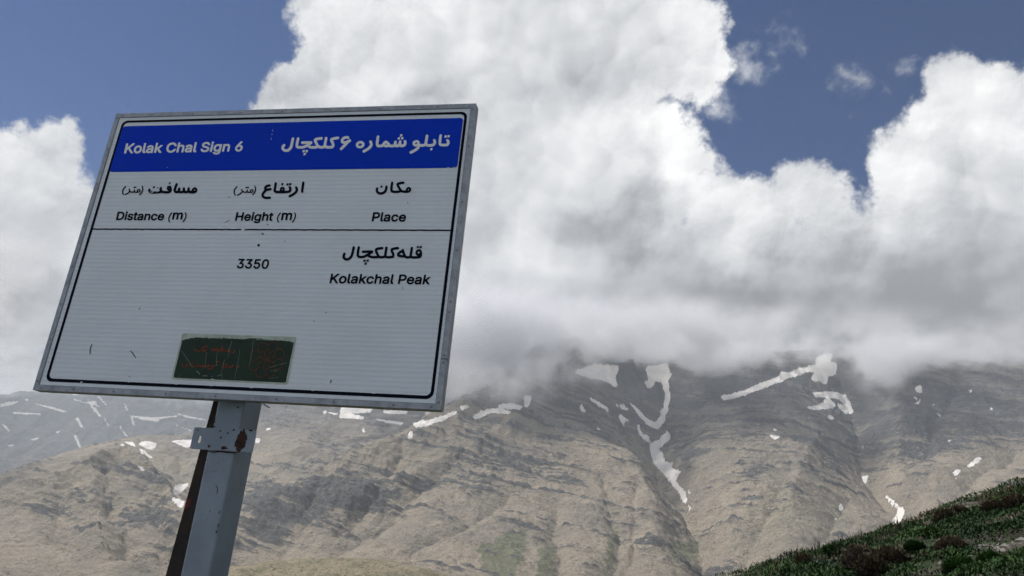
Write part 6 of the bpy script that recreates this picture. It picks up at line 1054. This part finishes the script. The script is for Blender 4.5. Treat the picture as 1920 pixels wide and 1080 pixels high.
def build_sign():
    root = bpy.data.objects.new('trail_sign', None)
    C.objects.link(root)
    # put the thing's origin at the foot of the post; parts keep board coordinates through an offset
    s_c = 0.66
    foot = B0 + ax * s_c + ay * 0.08
    gz = float(hill_z(foot[0], foot[1]))
    yaw = math.atan2(ax[1], ax[0])
    root.location = (B0[0], B0[1], B0[2])
    root.rotation_euler = (0, 0, yaw)
    tag(root, 'blue and white trail sign on a grey steel post showing 3350 metres', 'sign')
    gz -= B0[2]

    white, b, bs = material('white_sheeting')
    tc = b.n.new('ShaderNodeTexCoord').outputs['Object']
    x, y, z = b.sep(tc)
    rib = b.math('SINE', b.math('MULTIPLY', b.math('ADD', z, b.math('MULTIPLY', b.noise(tc, 2.0, 2, .5), .004)), 2 * math.pi / 0.0135))
    blot = b.noise(tc, 3.5, 6, .6)
    col = b.mix(b.step(blot, .3, .75), (0.74, 0.81, 0.88), (0.67, 0.73, 0.79))
    col = b.mix(b.step(rib, -.6, 1.0, 0, .38), col, (0.57, 0.625, 0.665))
    sp = b.noise(tc, 60, 4, .7)
    col = b.mix(b.step(sp, .70, .78, 0, .5), col, (.35, .36, .36))
    b.l.new(col, bs.inputs['Base Color'])
    bs.inputs['Roughness'].default_value = .42; bs.inputs['Specular IOR Level'].default_value = .35
    bump(b, bs, b.math('ADD', rib, b.math('MULTIPLY', blot, 6)), .18, .0008)

    blue, b, bs = material('blue_film')
    tc = b.n.new('ShaderNodeTexCoord').outputs['Object']
    z = b.sep(tc)[2]
    rib = b.math('SINE', b.math('MULTIPLY', z, 2 * math.pi / 0.0135))
    col = b.mix(b.step(b.noise(tc, 5, 5, .6), .3, .7), (0.001, 0.040, 0.58), (0.002, 0.044, 0.52))
    col = b.mix(b.step(rib, 0, 1, 0, .25), col, (0.001, 0.034, 0.46))
    b.l.new(col, bs.inputs['Base Color']); bs.inputs['Roughness'].default_value = .6
    bs.inputs['Specular IOR Level'].default_value = .08
    black = plain('black_print', (0.004, 0.006, 0.016), .6, 0, .04)
    letter = plain('white_print', (0.84, 0.87, 0.90), .5, 0, .3, (40, .04))
    alu, b, bs = material('weathered_aluminium')
    tc = b.n.new('ShaderNodeTexCoord').outputs['Object']
    n = b.noise(tc, 26, 6, .7)
    b.l.new(b.mix(b.step(n, .35, .7), (0.36, 0.385, 0.415), (0.22, 0.24, 0.27)), bs.inputs['Base Color'])
    bs.inputs['Metallic'].default_value = .55; bs.inputs['Roughness'].default_value = .5
    bump(b, bs, n, .15, .001)
    rivm = plain('rivet_metal', (0.20, 0.21, 0.23), .45, .7)
    green = plain('green_sticker', (0.006, 0.030, 0.013), .5, 0, .3, (12, .2))
    pale = plain('pale_sticker_edge', (0.50, 0.58, 0.50), .7, 0, .3, (30, .15))
    scr = plain('scratch_white', (0.42, 0.50, 0.44), .7, 0, .3)
    brownp = plain('faded_brown_print', (0.19, 0.045, 0.018), .6, 0, .2, (60, .25))
    brown2 = plain('faded_ochre_print', (0.13, 0.045, 0.014), .6, 0, .2, (60, .25))
    grime_and_shade = plain('grime_and_shade', (0.10, 0.11, 0.12), .8, 0, .2)  # dirt on scuffs and joint, and the shade painted along the rails

    # board
    v, f = local_box((.003, .002, .003), (BW - .003, .012, BH - .003))
    link_mesh('board', v, f, white, root)
    # four frame rails, mitred, L section: front flange and side
    fl, dp = .0148, .031
    def rail(p0, p1, inn):
        # p0, p1: outer corners in (s, t); inn: unit vector pointing inwards
        p0, p1, inn = np.array(p0), np.array(p1), np.array(inn)
        d = (p1 - p0) / np.linalg.norm(p1 - p0)
        prof = [(0, 0), (fl, 0), (fl, .0016), (.0016, .0016), (.0016, dp - .0016), (.010, dp - .0016), (.010, dp), (0, dp)]
        v = []
        for end, sg in ((p0, 1), (p1, -1)):
            for w_, y_ in prof:
                q = end + inn * w_ + d * sg * w_
                v.append((q[0], y_, q[1]))
        n_ = len(prof)
        f = [(i, (i + 1) % n_, n_ + (i + 1) % n_, n_ + i) for i in range(n_)]
        # caps as two strips so that the L stays an L
        f += [(0, 1, 2, 3), (0, 3, 4, 7), (4, 5, 6, 7), (n_, n_ + 3, n_ + 2, n_ + 1), (n_, n_ + 7, n_ + 4, n_ + 3), (n_ + 4, n_ + 7, n_ + 6, n_ + 5)]
        o = link_mesh('frame_rail', v, f, alu, root)
        import bmesh
        bm = bmesh.new(); bm.from_mesh(o.data); bmesh.ops.recalc_face_normals(bm, faces=bm.faces); bm.to_mesh(o.data); bm.free()
        return o
    g = .0006
    rail((g, 0), (BW - g, 0), (0, 1)); rail((g, BH), (BW - g, BH), (0, -1))
    rail((0, g), (0, BH - g), (1, 0))
    # the right-hand side is two lengths with a joint
    tj = board(832, 673)[1]
    v0 = rail((BW, g), (BW, BH - g), (-1, 0))
    jt = link_mesh('joint', *local_box((BW - fl - .0005, -.0006, tj - .0012), (BW + .0006, .012, tj + .0012)), grime_and_shade, root)
    # dark strips along the rails' inner edge, painting in the flange's shade
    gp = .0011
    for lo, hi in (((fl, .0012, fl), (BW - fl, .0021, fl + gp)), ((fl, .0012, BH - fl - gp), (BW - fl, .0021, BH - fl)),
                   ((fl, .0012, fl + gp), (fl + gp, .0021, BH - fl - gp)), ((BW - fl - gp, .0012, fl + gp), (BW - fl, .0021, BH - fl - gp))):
        link_mesh('edge_shade', *local_box(lo, hi), grime_and_shade, root)
    # rivets
    nseg = 10
    rv, rf = [(0, -.0018, 0)], []
    for k_, (rr, yy) in enumerate(((.0016, -.0014), (.0030, 0.0))):
        for i in range(nseg):
            a_ = 2 * math.pi * i / nseg
            rv.append((rr * math.cos(a_), yy, rr * math.sin(a_)))
    for i in range(nseg):
        j = (i + 1) % nseg
        rf += [(0, 1 + j, 1 + i), (1 + i, 1 + j, 1 + nseg + j, 1 + nseg + i)]
    r0 = link_mesh('rivet', rv, rf, rivm, root, True)
    spots = [board(x_, 0)[0] for x_ in ()]
    tt, bt = BH - fl / 2, fl / 2
    pos = []
    for x_, y_ in [(229,217),(285,213),(362,211),(451,207),(530,205),(620,203),(714,200),(821,198),(879,196)]: pos.append((board(x_, y_)[0], tt))
    for x_, y_ in [(75,729),(137,733),(212,737),(310,741),(403,746),(517,751),(625,757),(737,763),(809,766)]: pos.append((board(x_, y_)[0], bt))
    for x_, y_ in [(216,222),(200,280),(183,345),(160,425),(140,500),(118,570),(93,636),(70,714)]: pos.append((fl / 2, board(x_, y_)[1]))
    for x_, y_ in [(889,205),(881,274),(868,378),(857,469),(845,566),(843,585),(832,666),(831,680),(822,754)]: pos.append((BW - fl / 2, board(x_, y_)[1]))
    for i, (s_, t_) in enumerate(pos):
        o = r0 if i == 0 else r0.copy()
        if i: C.objects.link(o); o.parent = root
        o.location = (s_, -.0001, t_)
    # print on the board
    fill('blue_header', [rrect(.0375, .6995, 1.1655, .8660, .010)], .0012, blue, root)
    ow = .0088
    outer = rrect(.0300, .0265, 1.1765, .8872, .020)
    inner = rrect(.0300 + ow, .0265 + ow * 1.05, 1.1765 - ow * .95, .8872 - ow * .9, .014)
    fill('border_line', [outer, inner], .0014, black, root)
    dv = [board(452, 429)[0], board(458, 429)[0]]
    for s0, s1 in ((.034, dv[0]), (dv[1], 1.172)):
        n_ = 40
        up = [(s0 + (s1 - s0) * i / n_, .5050 + .0004 * math.sin(i * 2.1 + s0 * 9)) for i in range(n_ + 1)]
        dn = [(s_, t_ - .0046 - .0003 * math.sin(i * 3.3)) for i, (s_, t_) in enumerate(up)]
        fill('dividing_line', [up + dn[::-1]], .0016, black, root)
    # chips in the border along the lower edge
    ch = []
    for x_, y_, w_ in ((152, 717, 5), (585, 741, 9), (395, 729, 8), (700, 747, 12), (330, 724, 10), (470, 734, 12), (240, 721, 6)):
        s_, t_ = board(x_, y_)
        ww = w_ * .0016 / 2
        k_ = .0042 if w_ == 5 else .0014
        tq = .0265 + ow * 1.05 if w_ != 5 else t_ + .002
        ch.append([(s_ - ww, tq + .0006), (s_ - ww * .4, tq - k_), (s_ + ww * .3, tq - k_ * .6), (s_ + ww, tq + .0006)])
    fill('paint_chips', ch, .0010, white, root)
    # sticker
    q = [board(341, 626), board(551, 632), board(541, 719), board(323, 712)]
    s0, s1 = .4255, .7700; t0, t1 = .0490, .1805
    fill('sticker_edge', [rrect(s0 - .001, t0 - .001, s1 + .001, t1 + .001, .006)], .0013, pale, root)
    top = []
    for i in range(61):
        k_ = i / 60
        s_ = s0 + .004 + (s1 - s0 - .008) * k_
        t_ = t1 - .009 + .0022 * math.sin(k_ * 17) * math.sin(k_ * 5 + 1) + .0015 * random.uniform(-1, 1)
        if k_ < .16: t_ -= .010 * (1 - k_ / .16)
        if k_ > .9: t_ -= .008 * (k_ - .9) / .1
        top.append((s_, t_))
    bot = [(s1 - .006, t0 + .006), (s1 - .010, t0 + .004), (s0 + .130, t0 + .004), (s0 + .122, t0 + .007), (s0 + .114, t0 + .004), (s0 + .008, t0 + .004), (s0 + .004, t0 + .008)]
    fill('sticker', [top + bot], .0010, green, root)
    def zs(x_, y_): return board(310 + x_ / 7.385, 610 + y_ / 7.385)
    scratches = [[(210, 335), (290, 450), (385, 590)], [(430, 630), (480, 680)], [(510, 698), (580, 700)], [(630, 706), (660, 705)], [(725, 700), (795, 682)],
                 [(925, 190), (895, 300), (858, 460)], [(820, 470), (800, 560), (765, 690)], [(785, 700), (780, 765)], [(715, 370), (705, 550)],
                 [(685, 552), (722, 550)], [(570, 370), (545, 590)], [(1030, 340), (1000, 540), (955, 740)], [(1218, 200), (1195, 400), (1160, 560)],
                 [(1440, 585), (1560, 550), (1690, 515)], [(1450, 632), (1560, 625)], [(1440, 735), (1560, 720)], [(195, 680), (190, 735)],
                 [(440, 165), (560, 175)], [(640, 172), (800, 182)], [(860, 180), (1100, 192)], [(1250, 195), (1480, 205)], [(1560, 205), (1660, 212)]]
    wd = {1: 3.4, 2: 2, 4: 2.4, 17: 2.5, 18: 3, 19: 2, 20: 3, 21: 2}
    lo = [stroke([zs(*p_) for p_ in sc_], .00045 * wd.get(i, 1.3) ) for i, sc_ in enumerate(scratches)]
    fill('scratches', lo, .0004, scr, root)
    for ch_ in root.children:
        if ch_.name.split('.')[0] in ('scratches', 'paint_chips'): tag(ch_, kind='stuff')
    # lettering
    mats = dict(w=(letter, .0008), k=(black, .0012), b=(brownp, .0007), e=(brown2, .0007))
    for nm, mk, data in LETTERING:
        loops = []
        for part in data.split(';'):
            a_ = [int(t_) / 10000 for t_ in part.split()]
            loops.append(list(zip(a_[::2], a_[1::2])))
        if nm == 'bracket':
            for lp in loops: fill('lettering', [lp], mats[mk][1], mats[mk][0], root)
            continue
        o = fill('emblem' if mk == 'e' else 'lettering', loops, mats[mk][1], mats[mk][0], root)
    # scuffs on the white
    sc2 = [[(172, 645), (169, 652), (168, 664)], [(244, 657), (249, 663), (254, 671)], [(421, 417), (430, 412)], [(490, 437), (494, 439)],
           [(621, 712), (619, 718)], [(588, 601), (589, 603)], [(764, 379), (765, 381)], [(754, 538), (755, 541)], [(260, 578), (262, 579)], [(500, 420), (503, 421)], [(428, 368), (430, 370)],
           [(242, 705), (243, 707)], [(610, 585), (612, 586)], [(533, 451), (534, 453)], [(766, 300), (767, 302)]]
    wdd = [.0038, .0030, .0022, .0045, .004, .003, .003, .002, .004, .003, .003, .003, .003, .003, .003]
    fill('scuff_marks', [stroke([board(*p_) for p_ in s_], w_) for s_, w_ in zip(sc2, wdd)], .0009, grime_and_shade, root)
    # dark hole with its ring above the number
    s_, t_ = board(484.5, 459.5)
    fill('bolt_hole', [[(s_ + .0042 * math.cos(i * .5236), t_ + .0042 * math.sin(i * .5236)) for i in range(12)]], .0009, black, root)
    # pale nicks in the blue
    nick = [[(511, 243), (511, 246)], [(510, 250), (509.5, 253)], [(508.5, 258), (508, 262)], [(313, 313), (314, 314.5)], [(838, 314), (843, 314)], [(848, 313.5), (853, 313.5)]]
    fill('paint_nicks', [stroke([board(*p_) for p_ in s_], .0016) for s_ in nick], .0006, letter, root)

    # ---------------- post
    paint, b, bs = material('blue_grey_paint')
    tc = b.n.new('ShaderNodeTexCoord').outputs['Object']
    n = b.noise(tc, 9, 6, .65)
    col = b.mix(b.step(n, .3, .72), (0.235, 0.29, 0.355), (0.17, 0.215, 0.27))
    rust = b.step(b.noise(tc, 38, 6, .7, .4), .675, .70)
    col = b.mix(rust, col, (0.035, 0.022, 0.018))
    b.l.new(col, bs.inputs['Base Color']); bs.inputs['Roughness'].default_value = .42
    bs.inputs['Specular IOR Level'].default_value = .45
    bump(b, bs, n, .1, .002)
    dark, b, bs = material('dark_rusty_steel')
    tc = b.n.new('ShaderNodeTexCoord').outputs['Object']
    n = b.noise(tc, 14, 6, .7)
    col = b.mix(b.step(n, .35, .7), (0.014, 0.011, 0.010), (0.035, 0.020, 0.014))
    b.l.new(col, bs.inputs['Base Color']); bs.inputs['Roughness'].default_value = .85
    rustm, b, bs = material('rust')
    tc = b.n.new('ShaderNodeTexCoord').outputs['Object']
    b.l.new(b.mix(b.step(b.noise(tc, 60, 5, .7), .35, .7), (0.016, 0.009, 0.008), (0.055, 0.022, 0.014)), bs.inputs['Base Color'])
    bs.inputs['Roughness'].default_value = .95
    redm = plain('faded_red_paint', (0.13, 0.018, 0.018), .7, 0, .3)

    FD = .036                                 # the post's face lies this far behind the board's face
    sL = .5 * (board(410, 756, FD)[0] + board(336, 1078, FD)[0])
    sR = .5 * (board(456, 756, FD)[0] + board(395, 1078, FD)[0])
    best = min((abs(.5 * (board(493, 757, FD + d_)[0] + board(429, 1078, FD + d_)[0]) - sR), d_) for d_ in np.linspace(.02, .25, 200))
    PD = best[1]
    print('post', sL, sR, PD, gz)
    pb, pt = gz - .35, BH - .06
    v, f = local_box((sL, FD, pb), (sR, FD + PD, pt))
    bevelled(link_mesh('post', v, f, paint, root), .006, 4)
    # dark channel behind the post, standing out on its left and leaning slightly
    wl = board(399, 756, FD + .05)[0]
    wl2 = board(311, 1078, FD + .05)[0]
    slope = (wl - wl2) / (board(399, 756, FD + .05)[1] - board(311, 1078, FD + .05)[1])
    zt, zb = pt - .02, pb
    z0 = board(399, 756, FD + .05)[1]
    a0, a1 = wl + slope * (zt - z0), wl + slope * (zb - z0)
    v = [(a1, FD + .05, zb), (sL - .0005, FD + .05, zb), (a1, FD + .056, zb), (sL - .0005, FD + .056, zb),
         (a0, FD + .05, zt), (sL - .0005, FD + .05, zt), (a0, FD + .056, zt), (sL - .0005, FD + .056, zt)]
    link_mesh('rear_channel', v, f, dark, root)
    # faded red paint patch on the channel
    p1 = [board(341, 937, FD + .049), board(359, 935, FD + .049), board(354, 951, FD + .049), board(337, 955, FD + .049)]
    sc_ = [(max(x_, wl + slope * (y_ - z0) + .001), y_) for x_, y_ in p1]
    fill('red_patch', [sc_], FD + .0492, redm, root)
    # bracket plate with a slot
    yb = FD - .0045
    c = [board(364.5, 802, yb), board(481.5, 806.5, yb), board(473, 847.5, yb), board(357, 842.5, yb)]
    s0 = .5 * (c[0][0] + c[3][0]); s1 = .5 * (c[1][0] + c[2][0]); t1 = .5 * (c[0][1] + c[1][1]); t0 = .5 * (c[2][1] + c[3][1])
    h0 = board(375.5, 817, yb); h1 = board(373.5, 831, yb)
    hs = .5 * (h0[0] + h1[0])
    outl = rrect(s0, t0, s1, t1, .003, 3)
    hole = rrect(hs - .0048, h1[1], hs + .0048, h0[1], .0046, 5)
    br = fill('bracket', [outl, hole], yb, paint, root, thick=.004)
    def blotch(px, py, rx, ry, seed, y=None, name='rust_patch', mat=rustm, n=34, j=.35):
        r = random.Random(seed)
        y = yb - .0026 if y is None else y
        cs, ct = board(px, py, y)
        k_ = .00166
        pts = [(cs + rx * k_ * math.cos(2 * math.pi * i / n) * (1 + r.uniform(-j, j)), ct + ry * k_ * math.sin(2 * math.pi * i / n) * (1 + r.uniform(-j, j))) for i in range(n)]
        return pts
    big = [blotch(452, 826, 9.5, 17, 1, j=.22), blotch(466, 810, 4, 3, 4)]
    fill('rust_patch', [big[0]], yb - .0026, rustm, root)
    small = [blotch(*a_, j=.3, n=12) for a_ in [(420, 840, 5.5, 3, 2), (392, 836.5, 2.4, 2, 3), (413, 808, 2, 1.4, 4), (414, 820.5, 1.6, 1.6, 5), (427, 812, 1.6, 1.4, 6), (438, 806, 2.4, 1.6, 7), (470, 807, 4, 1.6, 8), (371, 806, 1.4, 1.2, 9)]]
    fill('rust_spots', small, yb - .0024, rustm, root)
    # rusty seam under the bracket and chips on the post
    seam = stroke([board(x_, y_, FD - .001) for x_, y_ in [(388, 846), (400, 848), (412, 846), (425, 848), (438, 849), (447, 848)]], .0035)
    fill('rust_seam', [seam], FD - .0012, rustm, root)
    ch = [blotch(*a_, y=FD - .0008, j=.4, n=10) for a_ in [(403, 786, 1.2, 1.4, 11), (403, 791, 1.2, 1.2, 12), (400, 800, 4, 1.8, 13), (446, 764, 1.8, 1.5, 14), (409, 868, .8, .8, 15), (388, 862, .8, .8, 19), (411, 960, .9, 2.2, 16), (409, 985, 1.1, 2.6, 17), (406, 997, 1.3, 2.4, 18)]]
    ch.append(stroke([board(x_, y_, FD - .001) for x_, y_ in [(404, 910), (408, 914), (407, 926)]], .0022))
    ch.append(stroke([board(x_, y_, FD - .001) for x_, y_ in [(353, 998), (355, 992), (359, 990)]], .0020))
    fill('paint_chips', ch, FD - .0012, rustm, root)
    # back rails that carry the board, and a wire end under the frame
    for t_ in (.16, .74):
        v, f2 = local_box((.05, .0125, t_ - .02), (BW - .05, .034, t_ + .02))
        link_mesh('back_rail', v, f2, alu, root)
    cu = bpy.data.curves.new('wire', 'CURVE'); cu.dimensions = '3D'; cu.bevel_depth = .0015
    sp = cu.splines.new('NURBS'); wp = [(494, 757), (498, 761), (503, 763), (509, 766)]
    sp.points.add(3)
    for i, (x_, y_) in enumerate(wp):
        s_, t_ = board(x_, y_, .03); sp.points[i].co = (s_, .03 - .004 * i, t_, 1)
    sp.use_endpoint_u = True
    tmp = bpy.data.objects.new('tmp', cu); C.objects.link(tmp); bpy.context.view_layer.update()
    me = bpy.data.meshes.new_from_object(tmp.evaluated_get(bpy.context.evaluated_depsgraph_get()))
    bpy.data.objects.remove(tmp)
    me.materials.clear(); me.materials.append(dark)
    o = bpy.data.objects.new('wire_end', me); C.objects.link(o); o.parent = root
    for ch_ in root.children:
        if ch_.name.split('.')[0] in ('scratches', 'paint_chips', 'paint_nicks', 'scuff_marks', 'rust_spots'): tag(ch_, kind='stuff')
    # move the origin of the thing to the foot of the post without moving its parts
    sh = Vector(((sL + sR) / 2, FD + PD / 2, gz))
    for ch_ in list(root.children):
        ch_.location = ch_.location - sh
    root.location = Vector(root.location) + Matrix.Rotation(yaw, 3, 'Z') @ sh

build_ground()
build_main_mountain()
build_far_mountain()
build_small_hill()
build_hillside()
build_cloud()
build_haze()
build_sign()
build_ground_cover()
build_gravel()
build_shrubs()
